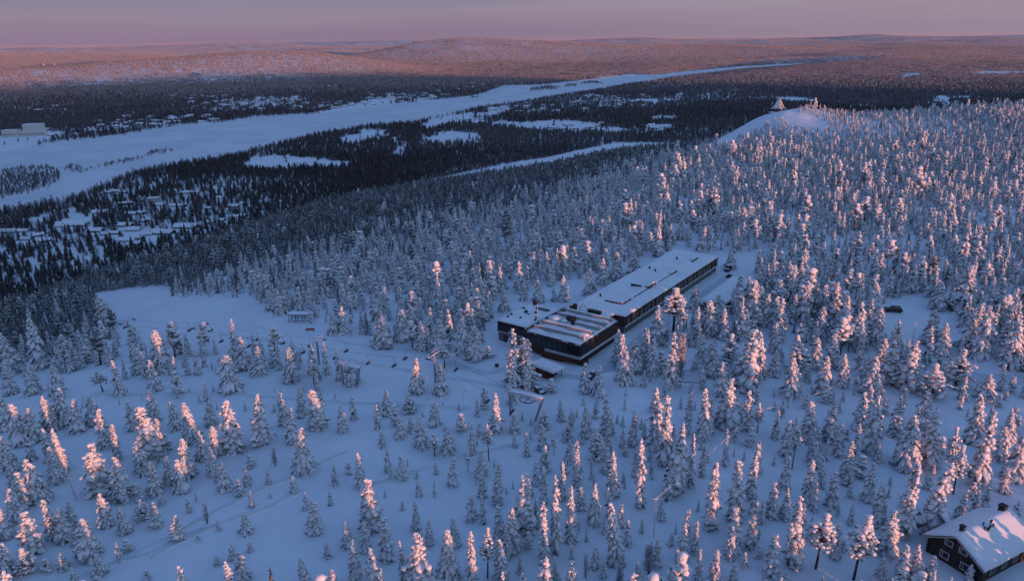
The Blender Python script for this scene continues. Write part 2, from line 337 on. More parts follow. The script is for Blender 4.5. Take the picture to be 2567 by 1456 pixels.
def spruce(seed, hw, whorls=22, per=6, top=0.0, bend=0.0, seg=4, ns=6, fr=3, z0=0.06, fat=1.0, gaps=0.08, blunt=.70, mats=None):
    """a crown of drooping snow loaded branches; hw: half width at the base for 10 m"""
    rng = random.Random(seed); mb = MB(); H0 = 10.0
    bx, by = math.cos(seed) * bend, math.sin(seed * 1.7) * bend
    axis = lambda t: (bx * max(0, t - .45) ** 2 * 4, by * max(0, t - .45) ** 2 * 4)
    for i in range(whorls):
        t = z0 + (1 - z0) * (i + rng.random() * .6) / whorls
        if t > .985: continue
        u = (t - z0) / (1 - z0)
        rad = hw * ((1 - u) ** blunt * .92 + .07) * (1 if u > .12 else .72 + 2.3 * u)
        rad *= .72 + .52 * rng.random()
        ax, ay = axis(t); a0 = rng.random() * 6.28
        n = max(3, int(round(per * (1 - .45 * u))))
        for k in range(n):
            if rng.random() < gaps: continue
            ang = a0 + 2 * math.pi * k / n + (rng.random() - .5) * .7
            L = rad * (.72 + .55 * rng.random()); wd = (.17 + .17 * L) * fat * (.7 + .6 * rng.random()); th = (.13 + .09 * L) * fat * (.7 + .6 * rng.random())
            dr = .45 + .5 * rng.random() + .35 * (1 - u)
            p = (ax, ay, t * H0 + (rng.random() - .5) * .25)
            tongue(mb, p, ang, L, dr, .12, wd, th, rng, seg, ns)
            if fr and rng.random() < .45:
                q = .7 + .3 * rng.random(); s_ = (.16 + .10 * L) * fat * (.8 + .6 * rng.random())
                blob(mb, (p[0] + math.cos(ang) * L * q, p[1] + math.sin(ang) * L * q, p[2] + .12 * q * L - dr * L * q * q + .05), s_, s_ * (.8 + .5 * rng.random()), rng, 5)
            if fr: fringe(mb, p, ang, L, dr, .12, wd * 1.3, rng, fr, 2 if rng.random() < .6 else 1)
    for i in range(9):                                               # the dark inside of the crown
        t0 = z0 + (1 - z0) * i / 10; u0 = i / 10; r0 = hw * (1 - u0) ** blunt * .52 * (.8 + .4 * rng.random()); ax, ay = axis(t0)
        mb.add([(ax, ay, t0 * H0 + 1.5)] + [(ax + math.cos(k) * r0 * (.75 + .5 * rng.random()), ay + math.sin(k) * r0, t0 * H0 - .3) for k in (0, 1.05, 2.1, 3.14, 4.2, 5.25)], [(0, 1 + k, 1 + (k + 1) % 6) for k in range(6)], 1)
    # leader, loaded with a lump of snow
    ax, ay = axis(1.0); aa = axis(.9)
    pts = [(aa[0], aa[1], 8.9), (ax * .9 + aa[0] * .1, ay * .9 + aa[1] * .1, 9.6), (ax, ay, 10.0)]
    mb.tube(pts, [.13 * fat + top, .09 * fat + top, .02], 6, 0)
    tr = MB(); a1 = axis(.6); tr.tube([(0, 0, -.6), (0, 0, 3), (a1[0], a1[1], 6), (aa[0], aa[1], 9)], [.17, .14, .09, .03], 7)
    return mb, tr
def blob(mb, c, rx, rz, rng, n=7, ms=0, mn=1):
    """a cushion of snow on a tuft of needles"""
    vs = []; fs = []; mi = []; lev = [(-.75, .55), (-.2, .95), (.35, .9), (.8, .5)]; a0 = rng.random() * 6
    for (z, r) in lev:
        for k in range(n):
            a = a0 + 2 * math.pi * k / n; j = 1 + (rng.random() - .5) * .5
            vs.append((c[0] + math.cos(a) * rx * r * j, c[1] + math.sin(a) * rx * r * j, c[2] + z * rz * (1 + (rng.random() - .5) * .3)))
    vs += [(c[0], c[1], c[2] + rz), (c[0], c[1], c[2] - rz * .8)]
    for i in range(3):
        for k in range(n):
            fs.append((i * n + k, i * n + (k + 1) % n, (i + 1) * n + (k + 1) % n, (i + 1) * n + k)); mi.append(mn if i == 0 else (ms if rng.random() > .12 or i == 2 else mn))
    for k in range(n):
        fs.append((3 * n + k, 3 * n + (k + 1) % n, 4 * n)); mi.append(ms)
        fs.append(((k + 1) % n, k, 4 * n + 1)); mi.append(mn)
    mb.add(vs, fs, mi)
def pine(seed, hw, lo=.42, blobs=70, nb=7, fr=4, rnd=1.0, bs=1.0):
    rng = random.Random(seed); mb = MB(); tr = MB()
    lean = ((rng.random() - .5) * .9, (rng.random() - .5) * .9)
    ax = lambda t: (lean[0] * t * t, lean[1] * t * t)
    tr.tube([(*ax(t), 10 * t - (.6 if t == 0 else 0)) for t in (0, .3, .6, .93)], [.19, .15, .11, .04], 8)
    for i in range(blobs):
        t = lo + (1 - lo) * (i + rng.random()) / blobs
        u = (t - lo) / (1 - lo)
        env = hw * (math.sin(min(1, u * 1.05 + .18) * math.pi) ** .6 * rnd + (1 - rnd) * (1 - u)) if u < .97 else .1
        a = rng.random() * 6.28; r = env * math.sqrt(.15 + .85 * rng.random()) * (.78 + .34 * math.sin(a * 2 + seed) * math.cos(t * 19 + seed) + .16 * math.sin(a * 5 + t * 31))
        c = (ax(t)[0] + math.cos(a) * r, ax(t)[1] + math.sin(a) * r, 10 * t - .18 * r)
        s = (.34 + .34 * rng.random()) * bs
        blob(mb, c, s * (.8 + .5 * rng.random()), s * (.5 + .35 * rng.random()), rng, nb)
        if i % 2 == 0: tr.tube([(*ax(max(lo * .9, t - .05)), 10 * max(lo * .9, t - .05)), c], [.06, .025], 4, 0, False)
        for _ in range(fr):
            aa = rng.random() * 6.28; l = s * (1 + .5 * rng.random()); e = Vector(c) + Vector((math.cos(aa) * l * 1.1, math.sin(aa) * l * 1.1, -l * (.2 + .6 * rng.random())))
            q = Vector((-math.sin(aa), math.cos(aa), 0)) * .12
            mb.add([Vector(c) - q, Vector(c) + q, e], [(0, 1, 2)], 2 if rng.random() < .6 else 1)
    return mb, tr
def birch(seed, hw, twigs=420, stems=3):
    rng = random.Random(seed); mb = MB(); tr = MB()
    for s in range(stems):
        a = rng.random() * 6.28; bx, by = math.cos(a) * .5 * (s > 0), math.sin(a) * .5 * (s > 0)
        tr.tube([(bx * .2, by * .2, -.6), (bx, by, 4), (bx * 1.6, by * 1.6, 9)], [.10, .07, .02], 6)
    for i in range(twigs):
        t = .25 + .75 * rng.random() ** .8; u = (t - .25) / .75
        a = rng.random() * 6.28; r0 = hw * .25 * rng.random()
        L = hw * (1.05 - u * .8) * (.5 + .7 * rng.random())
        p0 = Vector((math.cos(a) * r0, math.sin(a) * r0, 10 * t - L * .8))
        d = Vector((math.cos(a), math.sin(a), 1.1 + .7 * rng.random())).normalized()
        p1 = p0 + d * L * .7; p2 = p1 + (d + Vector((math.cos(a) * .6, math.sin(a) * .6, -.8))) * L * .4
        q = d.orthogonal().normalized() * (.045 + .03 * rng.random()); q2 = d.cross(q)
        mb.add([p0 - q, p0 + q, p1 + q2, p1 - q2, p2], [(0, 1, 2, 3), (3, 2, 4)], 0)
        for _ in range(3):
            s_ = p0.lerp(p1, .3 + .7 * rng.random()); e = s_ + Vector(((rng.random() - .5), (rng.random() - .5), .35 * rng.random() - .25)) * L * .7
            mb.add([s_ - q * .8, s_ + q * .8, e], [(0, 1, 2)], 0)
    return mb, tr
CROWN = lambda: [M['snow'], M['needles'], M['rime']]
KINDS = {}   # name -> (crown mesh, trunk mesh)
def reg(name, pair, cm=None, tm=None):
    KINDS[name] = (pair[0].mesh('crown', cm or CROWN(), True), pair[1].mesh('trunk', tm or [M['bark']], True))
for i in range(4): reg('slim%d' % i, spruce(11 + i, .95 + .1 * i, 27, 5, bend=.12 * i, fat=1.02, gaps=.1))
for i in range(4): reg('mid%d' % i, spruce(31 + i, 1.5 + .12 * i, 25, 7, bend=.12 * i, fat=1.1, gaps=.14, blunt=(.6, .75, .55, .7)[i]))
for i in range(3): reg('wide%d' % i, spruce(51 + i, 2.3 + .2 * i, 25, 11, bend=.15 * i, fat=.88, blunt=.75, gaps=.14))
for i in range(2): reg('bent%d' % i, spruce(71 + i, 1.5, 24, 7, bend=.45 + .35 * i, fat=1.2, blunt=.6, top=.02))
for i in range(3): reg('pine%d' % i, pine(91 + i, 1.9 + .25 * i, .40 + .05 * i, 230, 6, 6, bs=.58))
for i in range(2): reg('lump%d' % i, pine(111 + i, 2.6, .10, 210, nb=6, rnd=.9, bs=.76, fr=4))
for i in range(2): reg('birch%d' % i, birch(131 + i, 1.9), [M['twig']], [M['bark']])
reg('bush0', birch(141, 3.2, 260, 4), [M['bare_twig']], [M['bark']])

# ------------------------------------------------------------------ ground sheet, river
def build_terrain():
    th = np.concatenate([np.arange(-180, -50, 4.0), np.arange(-50, -40, 1.0), np.arange(-40, 40, 0.26), np.arange(40, 50, 1.0), np.arange(50, 180, 4.0)])
    rr = np.concatenate([[4, 15, 30, 45], np.geomspace(58, 700, 330), np.geomspace(706, 3000, 240), np.geomspace(3020, 14000, 220)[0:], np.geomspace(14200, 60000, 80)])
    T, RR = np.meshgrid(np.radians(th), rr); X = RR * np.sin(T); Y = RR * np.cos(T); Z = hz(X, Y); global ZLO, ZHI; ZLO, ZHI = float(Z.min()), float(Z.max())
    n, m = X.shape
    co = np.stack([X, Y, Z], -1).reshape(-1, 3); co = np.vstack([co, [0, 0, float(hz(np.array([0.1]), np.array([0.1]))[0])]])
    I = np.arange(n * m).reshape(n, m); J = np.roll(I, -1, 1)
    q = np.stack([I[:-1], J[:-1], J[1:], I[1:]], -1).reshape(-1, 4)
    q = q[:, ::-1]
    mi = np.repeat((rr[:-1] > 6500).astype(int), m)
    me = bpy.data.meshes.new('terrain')
    nt_, nq = m, len(q)
    me.vertices.add(len(co)); me.vertices.foreach_set('co', co.ravel())
    me.loops.add(nq * 4 + nt_ * 3); me.polygons.add(nq + nt_)
    tri = np.stack([np.full(m, n * m), J[0], I[0]], -1)
    me.loops.foreach_set('vertex_index', np.concatenate([q.ravel(), tri.ravel()]))
    me.polygons.foreach_set('loop_start', np.concatenate([np.arange(nq) * 4, nq * 4 + np.arange(nt_) * 3]))
    me.polygons.foreach_set('material_index', np.concatenate([mi, np.zeros(nt_, int)]))
    me.polygons.foreach_set('use_smooth', np.ones(nq + nt_, bool))
    me.materials.append(M['ground']); me.materials.append(M['far'])
    me.update(calc_edges=True); me.validate()
    o = bpy.data.objects.new('terrain', me); C.objects.link(o); tag(o, kind='structure')
    if me.polygons[100].normal.z < 0: me.flip_normals()
build_terrain()
def build_river():
    P = np.array(RIVER); g = 25.0
    xs = np.arange(P[:, 0].min() - 50, P[:, 0].max() + 50, g); ys = np.arange(P[:, 1].min() - 50, P[:, 1].max() + 50, g)
    X, Y = np.meshgrid(xs, ys); ins = poly_in(RIVER, X, Y); d = poly_dist(RIVER, X, Y) * np.where(ins, -1, 1)
    k = d < 30; idx = -np.ones((len(ys) + 1, len(xs) + 1), int); vs = []; fs = []
    def vid(j, i):
        if idx[j, i] < 0:
            idx[j, i] = len(vs); vs.append((xs[0] + (i - .5) * g, ys[0] + (j - .5) * g, VAL - .4))
        return idx[j, i]
    for j, i in zip(*np.nonzero(k)): fs.append((vid(j, i), vid(j, i + 1), vid(j + 1, i + 1), vid(j + 1, i)))
    me = bpy.data.meshes.new('river'); me.from_pydata(vs, [], fs); me.materials.append(M['river']); me.update()
    o = bpy.data.objects.new('river', me); C.objects.link(o); tag(o, kind='structure')
build_river()

# ------------------------------------------------------------------ hand placed trees: top x, top y, foot x, foot y, crown width in view pixels
CROPS = {'A': (0, 1438, 1.968), 'M': (1280, 1438, 1.968), 'R': (2540, 1438, 1.968), 'I': (0, 1250, 2.674), 'J': (960, 1250, 2.674), 'K': (1920, 1250, 2.674),
         'L': (2880, 1250, 2.674), 'V': (1280, 720, 1.968), 'W': (2540, 720, 1.968), 'U': (0, 720, 1.968)}
HAND = {
'A': """545,100,575,350,90 755,175,780,470,85 850,290,870,560,60 640,425,740,800,130 370,450,430,720,100 300,315,380,560,70 420,315,460,640,80 195,385,235,560,75 265,530,310,860,120 205,520,220,700,50
35,375,90,640,90 130,640,190,900,75 50,590,110,800,80 75,760,120,1010,110 865,535,910,850,110 1000,720,1040,860,50 800,740,830,860,60 715,790,790,1040,90 735,615,770,800,70 1100,30,1140,270,80
1185,250,1200,500,90 1030,160,1110,560,150,n 1030,415,1060,660,100 1220,515,1260,730,85 1110,570,1150,800,100 1295,550,1340,790,100 1350,395,1390,680,120 1385,120,1430,420,120 1440,340,1500,560,80
1565,300,1600,520,90 1555,460,1580,670,90 1700,115,1725,490,130 1910,70,1935,430,130 2060,50,2100,300,70 2110,175,2160,430,85 2190,10,2230,240,70 2115,345,2120,440,30 2225,310,2245,640,150
2395,30,2350,320,150,n 2520,135,2530,350,70 1645,565,1665,780,95 1740,690,1770,820,90 1850,520,1850,610,70,l 1825,620,1830,740,80 1960,610,1985,740,40 2010,460,2030,600,60,b 2175,670,2175,800,75
1845,780,1860,900,45 1995,790,1995,840,25 2465,580,2475,740,55 2430,780,2440,890,50 2245,790,2260,920,50 2290,840,2320,1090,100 1790,950,1820,1090,90 1520,870,1530,1030,60,b 1060,845,1060,990,95,l
1160,860,1150,1050,110,n 905,905,925,1095,85 1305,960,1310,1150,110,n 350,840,400,1130,85 465,910,480,1150,110 490,855,540,1060,70 225,925,240,1230,110 655,985,660,1270,150 940,1140,940,1230,70,l
1410,830,1400,940,60 1610,990,1615,1075,30 1465,1110,1465,1150,40,l 1735,1160,1720,1290,80 1690,1200,1690,1310,70 1790,1240,1790,1455,110 1600,1250,1605,1330,60 1840,1150,1850,1230,60 2240,1270,2250,1470,70
2420,1150,2420,1280,55 2445,1360,2455,1540,70 740,1260,740,1400,110 720,1405,740,1560,110 195,1210,200,1380,130,l 355,1285,350,1370,70,l 405,1160,420,1350,80 480,1230,470,1360,90 0,1170,50,1400,80 20,910,40,1130,100
1090,1370,1090,1440,80,l 540,1340,560,1480,70 0,1300,60,1455,60 10,60,40,330,110 100,140,150,430,120 225,170,260,420,110 330,80,380,330,110 430,30,480,300,110 650,80,690,300,90 960,110,990,330,80 1270,120,1300,330,90 1540,120,1560,300,90""",
'M': """75,80,95,260,50 270,120,275,245,50 340,25,345,230,65 490,65,510,205,105,q 415,240,440,390,85 510,230,520,350,70 610,225,600,460,110 680,120,690,300,90 680,370,690,530,80,p 880,210,885,340,85,l
790,300,790,500,110 930,285,960,520,65 1010,280,1020,385,50,l 1090,295,1090,565,90,p 865,130,870,195,30 1000,90,1005,235,40 1045,0,1055,180,45 1135,75,1140,350,90,n 1280,210,1280,355,80 1355,340,1370,530,45
1400,240,1400,305,18 1490,190,1490,330,90,l 1485,290,1490,480,75 1490,450,1500,640,85,l 1500,600,1500,880,60 1570,365,1570,520,45,p 1620,105,1620,270,60 1685,165,1690,340,60 1660,265,1670,420,75,l 1665,410,1680,580,75
1640,555,1630,850,65 1745,420,1740,750,70 1800,545,1795,780,80,p 1845,530,1850,700,30 1935,90,1960,360,100 1815,150,1810,385,80 1850,150,1850,370,60 1900,300,1890,560,110,q 2155,185,2150,450,65 2235,265,2235,400,35
2075,310,2075,465,45 2025,485,2000,820,95 2230,400,2210,910,75 2330,0,2320,470,110 2390,70,2375,600,100 2500,290,2460,790,140 2165,450,2170,600,35 2290,480,2285,700,35 2450,370,2440,560,30 1860,720,1860,1030,90
1765,750,1765,920,70 1700,740,1695,1160,80 1560,670,1575,1245,80 1490,870,1500,1330,80 1375,655,1360,1090,150,n 1420,830,1450,1050,60 1275,900,1260,1230,110 1155,580,1150,890,80 1090,785,1090,910,45 1040,640,1040,830,60
1045,810,1050,1030,50 980,810,960,1000,80 940,790,940,960,70 1030,485,1030,680,80 935,500,935,650,40,p 800,530,820,745,75 690,700,690,830,25 690,565,700,660,45 420,510,450,700,60 365,600,370,700,40 325,640,330,745,40
570,700,575,820,60 115,500,150,760,80 190,700,220,1070,140 40,575,60,660,50,l 550,850,555,1075,60 635,960,650,1180,60 345,970,340,1290,95 50,1020,50,1190,110,n 170,1010,175,1230,75 830,975,840,1190,80 880,880,885,1170,45
1155,900,1165,1140,75 1215,1040,1215,1290,60 745,1060,790,1455,170 600,1100,580,1560,190 460,1155,465,1500,55 215,1220,250,1560,120 310,1310,310,1600,80 95,1140,100,1455,90 960,1080,970,1520,80 1080,1060,1080,1430,110,p
1160,1150,1180,1450,110 610,1330,620,1600,90 1700,1155,1700,1290,40 1580,1270,1580,1500,70 1690,1290,1690,1600,95 1500,1300,1490,1560,110 1320,1240,1320,1400,40 1400,1260,1400,1400,35 1865,1180,1870,1350,60
1935,1275,1935,1430,45 2030,885,2030,1325,120 2065,875,2065,1050,50 2110,1000,2110,1180,60 2180,1030,2180,1200,90,b 2320,1130,2320,1330,70 2415,1050,2410,1330,110 2500,1020,2510,1300,80 2360,820,2355,1000,60
2190,1300,2190,1480,80 2050,1330,2050,1500,80,b 2420,1345,2420,1520,50 2475,1220,2475,1400,40 1805,1250,1805,1430,60,b 1940,980,1940,1100,35 1810,1050,1810,1160,30 2540,920,2540,1160,60 2270,1180,2270,1400,110,b""",
'R': """80,25,70,370,50 175,20,180,410,90 230,90,220,360,80 340,-60,340,320,130 510,45,500,330,85 615,135,590,360,60,p 30,290,60,800,100 110,360,100,760,60 170,440,175,680,50 265,555,240,1060,100 415,240,420,430,50
350,330,350,600,45 720,180,715,400,50 800,255,790,520,70 890,265,845,630,70,p 965,120,960,420,100 1145,105,1120,420,90 1060,130,1060,400,50 975,370,970,570,40 1095,395,1090,560,40 1190,275,1180,530,60 1265,425,1240,740,70
1300,280,1300,560,50 1075,530,1060,760,60 1425,550,1400,860,75 1640,90,1600,380,90 1360,60,1340,330,80 1470,60,1430,500,110 1720,220,1680,620,150 1870,180,1830,600,130 1830,50,1800,300,110 2205,80,2180,430,110
2240,190,2200,750,110 2450,180,2440,420,70 2530,370,2480,700,130 2030,310,1985,740,80,p 2075,390,2040,500,70 2150,450,2035,810,90,p 2275,370,2270,540,30 2400,310,2380,560,100 1660,555,1650,1120,120 1940,600,1870,1090,140,n
2300,600,2290,790,55 2420,610,2400,800,50 2115,770,2080,990,60 2225,740,2190,950,60 1590,910,1540,1250,120 1380,940,1300,1440,150,p 1050,945,1020,1360,160,p 1195,1020,1160,1280,65 1110,860,1110,1000,40 860,820,850,1340,110
790,520,790,760,70 725,520,720,740,60 950,560,950,880,80 800,760,790,990,70 700,720,690,980,70 455,550,420,1000,110 540,420,530,850,70 590,430,590,650,60 430,920,420,1220,90 385,1040,390,1280,80 545,850,540,1210,70
625,840,620,1020,50 850,1040,850,1340,100 700,1100,690,1400,90 420,1310,410,1455,60 290,1210,270,1455,80 205,1180,190,1430,70 80,920,70,1340,90 20,1010,20,1200,60 120,1000,120,1250,60 155,1210,150,1455,50
500,1220,495,1350,45 930,880,925,1040,45 1000,720,1000,930,60 1140,640,1130,900,70 1050,740,1050,900,45 1190,850,1185,970,35 1500,710,1470,1040,90 1770,1180,1750,1430,80 1650,1180,1640,1450,80 1500,1270,1490,1480,90
1590,1250,1580,1470,80 1890,1250,1860,1440,70 2150,1320,2150,1450,60 1220,1140,1220,1230,35 795,1370,795,1500,60 310,1410,310,1540,40 2500,860,2490,1000,80""",
'V': """300,910,300,1140,150 735,930,730,1170,150 910,930,900,1190,110 1000,980,990,1230,130 1085,1130,1090,1215,110,l 755,1135,765,1290,130,p 1440,640,1455,810,90 1630,610,1640,800,80 1565,690,1570,800,60 1345,645,1345,790,70
1205,700,1205,870,90 2160,430,2160,590,100 2030,440,2030,640,120 1925,480,1925,680,90 1830,560,1835,760,100 2320,250,2340,470,90 2225,280,2230,420,80 2415,320,2415,430,60 2460,700,2450,1020,170,p 2340,830,2330,1110,140
2240,990,2230,1240,70 2310,1075,2290,1350,90 2445,1040,2430,1440,90 2510,1020,2500,1430,120,b 565,1220,560,1470,110 720,1260,735,1480,110 1280,1005,1265,1440,110 1385,1075,1375,1430,120 1310,1060,1320,1400,100 2060,1040,2080,1300,110
2150,1090,2160,1320,130 2000,1000,2040,1250,80 2040,1170,2090,1400,130 1565,1370,1545,1470,90,l 1810,1250,1800,1470,85 1900,1270,1900,1500,100 2230,1310,2230,1430,40 600,940,600,1160,90 430,860,440,1090,110 540,830,540,1060,90 980,770,960,960,110 1020,700,1010,900,110""",
'W': """130,680,130,870,110 450,590,450,800,90 390,435,390,560,110 480,110,480,330,90 180,250,180,430,80 240,240,245,420,80 530,640,560,960,140 300,740,300,900,150,l 340,850,340,1080,80 220,790,230,1050,130 480,850,490,1080,90
650,740,650,980,90 710,760,715,990,80 950,650,930,950,140 1150,655,1140,1000,80 1260,760,1240,1000,90 1200,820,1190,1090,120 1060,840,1050,1090,100 1340,810,1340,1140,80 1480,850,1460,1110,130 840,530,830,760,110
1890,860,1870,1110,120 1960,960,1940,1190,110 1470,660,1460,880,90 1930,650,1920,860,110 2130,540,2090,860,170 2060,1150,2050,1420,160,q 1890,1260,1880,1500,150,q 1500,1070,1490,1330,140 1700,1080,1680,1450,130 1760,1130,1750,1350,60
2290,1330,2270,1520,150 2470,950,2450,1270,140 2540,960,2530,1250,110 2180,800,2160,1150,150 2260,830,2240,1200,130 2380,760,2360,1020,120 1430,1200,1420,1480,130 1560,1090,1540,1400,110 1240,1180,1220,1430,80 1080,1200,1060,1480,100 850,1210,840,1500,130
270,1110,260,1350,110 370,1040,380,1240,130,l 160,1040,170,1250,80 340,1240,330,1500,110 530,1000,500,1450,140 620,1020,600,1370,90 740,950,720,1180,90 720,1160,710,1350,90 870,1050,880,1300,140,l 1010,1060,1010,1290,110 1140,1020,1130,1280,90 940,960,930,1100,70""",
'U': """1180,1010,1190,1290,130 1000,1140,1040,1330,110 750,1310,760,1470,100,p 1800,1060,1800,1300,120 1910,1130,1910,1340,110 1700,1190,1700,1456,150 2110,1140,2150,1390,110 2180,1130,2190,1370,100 2330,1230,2320,1420,90,p 960,960,970,1110,50
860,980,870,1080,40 80,1030,100,1330,130 630,1140,640,1260,100,l 480,1050,490,1250,130 770,1080,780,1250,110 290,920,300,1300,100 730,760,790,1000,130 2455,870,2460,1050,80 200,1290,230,1500,70 60,1270,90,1490,90 260,1270,280,1480,70 420,1270,440,1480,90 870,1220,890,1500,60 1130,1230,1150,1456,90"""}
TREES = []   # base xyz, height, half width, kind
def add_tree(b, h, hw, k): TREES.append((b, h, hw, k))
_trng = random.Random(5)
for c, txt in HAND.items():
    ox, oy, sc = CROPS[c]
    for e in txt.split():
        q = e.split(','); xt, yt, xb, yb, wp = map(float, q[:5]); k = q[5] if len(q) > 5 else 's'
        f = lambda x, y: ((ox + x / sc) / 3.75, (oy + y / sc) / 3.75)
        bp = f(xb, yb); tp = f(xt, yt); b = ground(*bp)
        dist = math.sqrt(b[0] ** 2 + b[1] ** 2 + (b[2] - H) ** 2)
        lo_, hi_ = .5, 40.
        for _ in range(22):
            m = (lo_ + hi_) / 2
            if pix(b + [0, 0, m])[1] > tp[1]: lo_ = m
            else: hi_ = m
        h = m; hw = wp / sc / 3.75 * dist / F_PX / 2 * 1.24
        if any(np.hypot(b[0] - t[0][0], b[1] - t[0][1]) < 2.2 for t in TREES): continue
        rt = 10 * hw / h
        if k == 's': kind = ('slim' if rt < 1.5 else 'mid' if rt < 2.4 else 'wide')
        else: kind = {'n': 'bent', 'p': 'pine', 'l': 'lump', 'q': 'lump', 'b': 'birch'}[k]
        TREES.append((b, h, hw, kind))
HEIGHTS = np.array([t[1] for t in TREES])
print('hand trees', len(TREES), 'height pct', np.percentile(HEIGHTS, [5, 25, 50, 75, 95]).round(1))
BASEW = {'slim': [.95, 1.05, 1.15, 1.25], 'mid': [1.5, 1.62, 1.74, 1.86], 'wide': [2.3, 2.5, 2.7], 'bent': [1.5, 1.5], 'pine': [1.9, 2.15, 2.4], 'lump': [2.6, 2.6], 'birch': [1.9, 1.9], 'bush': [3.2]}

# ------------------------------------------------------------------ open ground on the hill (no scattered trees there)
def gpoly(pts): return [tuple(ground(px, py)[:2]) for px, py in big(pts)]
CLEAR = [gpoly(p) for p in (
    [(185, 742), (400, 716), (440, 745), (640, 752), (700, 800), (850, 840), (1000, 858), (1060, 890), (1240, 868), (1250, 750), (1450, 700), (1690, 615), (1900, 640), (1890, 700), (1760, 790), (1640, 880), (1580, 940), (1520, 1010), (1290, 1010), (1040, 1010), (940, 970), (800, 915), (640, 880), (420, 880), (300, 870), (280, 800)],
    [(-60, 945), (300, 915), (560, 890), (560, 905), (300, 950), (-60, 1010)],
    [(2175, 775), (2250, 750), (2370, 745), (2430, 880), (2330, 905), (2230, 850)], [(2380, 900), (2480, 890), (2567, 920), (2600, 990), (2420, 960)])]
BALD = [tuple(ground(*p)[:2]) for p in ((716, 134), (742, 125), (762, 123), (783, 124), (803, 128), (824, 131), (832, 126), (818, 118), (797, 112), (778, 109.5), (765, 110), (742, 118), (716, 130))]
HANDZONE = [gpoly(p) for p in ([(-100, 985), (380, 955), (640, 925), (930, 985), (1300, 1015), (1580, 960), (1700, 880), (1900, 850), (2120, 900), (2320, 930), (2620, 960), (2700, 1500), (-200, 1500)],)]
AVOID = []     # (x, y, r) round buildings and posts
def clear_of(x, y):
    ok = np.ones(x.shape, bool)
    for P in CLEAR: ok &= ~poly_in(P, x, y)
    for (ax, ay, ar) in AVOID: ok &= (x - ax) ** 2 + (y - ay) ** 2 > ar * ar
    return ok

def instancer(name, pts, scl, rot, idx, meshes):
    """ONE object of kind stuff: each point carries a tree"""
    me = bpy.data.meshes.new(name); me.vertices.add(len(pts)); me.vertices.foreach_set('co', np.asarray(pts, np.float32).ravel())
    a = me.attributes.new('tree_scale', 'FLOAT_VECTOR', 'POINT'); a.data.foreach_set('vector', np.asarray(scl, np.float32).ravel())
    a = me.attributes.new('tree_turn', 'FLOAT_VECTOR', 'POINT'); a.data.foreach_set('vector', np.asarray(rot, np.float32).ravel())
    a = me.attributes.new('tree_kind', 'INT', 'POINT'); a.data.foreach_set('value', np.asarray(idx, np.int32))
    o = bpy.data.objects.new(name, me); C.objects.link(o); tag(o, kind='stuff')
    col = bpy.data.collections.new(name + '_kinds')
    for i, m in enumerate(meshes): col.objects.link(bpy.data.objects.new('%s_kind_%02d' % (name, i), m))
    g = bpy.data.node_groups.new(name, 'GeometryNodeTree')
    g.interface.new_socket('Geometry', in_out='INPUT', socket_type='NodeSocketGeometry'); g.interface.new_socket('Geometry', in_out='OUTPUT', socket_type='NodeSocketGeometry')
    gi = N(g, 'NodeGroupInput'); go = N(g, 'NodeGroupOutput'); ip = N(g, 'GeometryNodeInstanceOnPoints'); ci = N(g, 'GeometryNodeCollectionInfo')
    ci.inputs['Collection'].default_value = col; ci.inputs['Separate Children'].default_value = True; ci.inputs['Reset Children'].default_value = True
    def attr(n, t):
        x = N(g, 'GeometryNodeInputNamedAttribute', data_type=t); x.inputs['Name'].default_value = n
        return x.outputs['Attribute']
    g.links.new(gi.outputs[0], ip.inputs['Points']); g.links.new(ci.outputs[0], ip.inputs['Instance']); ip.inputs['Pick Instance'].default_value = True
    g.links.new(attr('tree_kind', 'INT'), ip.inputs['Instance Index']); g.links.new(attr('tree_scale', 'FLOAT_VECTOR'), ip.inputs['Scale'])
    er = N(g, 'FunctionNodeEulerToRotation'); g.links.new(attr('tree_turn', 'FLOAT_VECTOR'), er.inputs[0]); g.links.new(er.outputs[0], ip.inputs['Rotation'])
    g.links.new(ip.outputs[0], go.inputs[0])
    md = o.modifiers.new('trees', 'NODES'); md.node_group = g
    return o
def joined(pair, mats):
    a, b = pair; mb = MB(); mb.add(a.v, a.f, list(a.m)); mb.add(b.v, b.f, [3] * len(b.f)); return mb.mesh('tree', mats, True)
FULL = [M['snow'], M['needles'], M['rime'], M['bark']]
MIDM = [M['midspruce'], M['needles'], M['midspruce'], M['bark']]
def tier(seed, hw, mats, tiers=6, n=8, j=.5):
    """a small far spruce: ragged skirts of boughs round a stem"""
    rng = random.Random(seed); mb = MB()
    for i in range(tiers):
        t = i / tiers; zt = 10 * (t + 1.5 / tiers); zb = 10 * (t + .06); r = hw * (1 - t) ** .9 * (.8 + .4 * rng.random())
        vs = [(0, 0, min(10, zt))]
        for k in range(2 * n):
            a = math.pi * k / n + rng.random() * .3; rr = r * ((1 if k % 2 else .5) + (rng.random() - .5) * j)
            vs.append((math.cos(a) * rr, math.sin(a) * rr, zb - (0 if k % 2 == 0 else .35) + (rng.random() - .5) * .5))
        mb.add(vs, [(0, 1 + k, 1 + (k + 1) % (2 * n)) for k in range(2 * n)], 0)
    return mb.mesh('tree', mats, False)
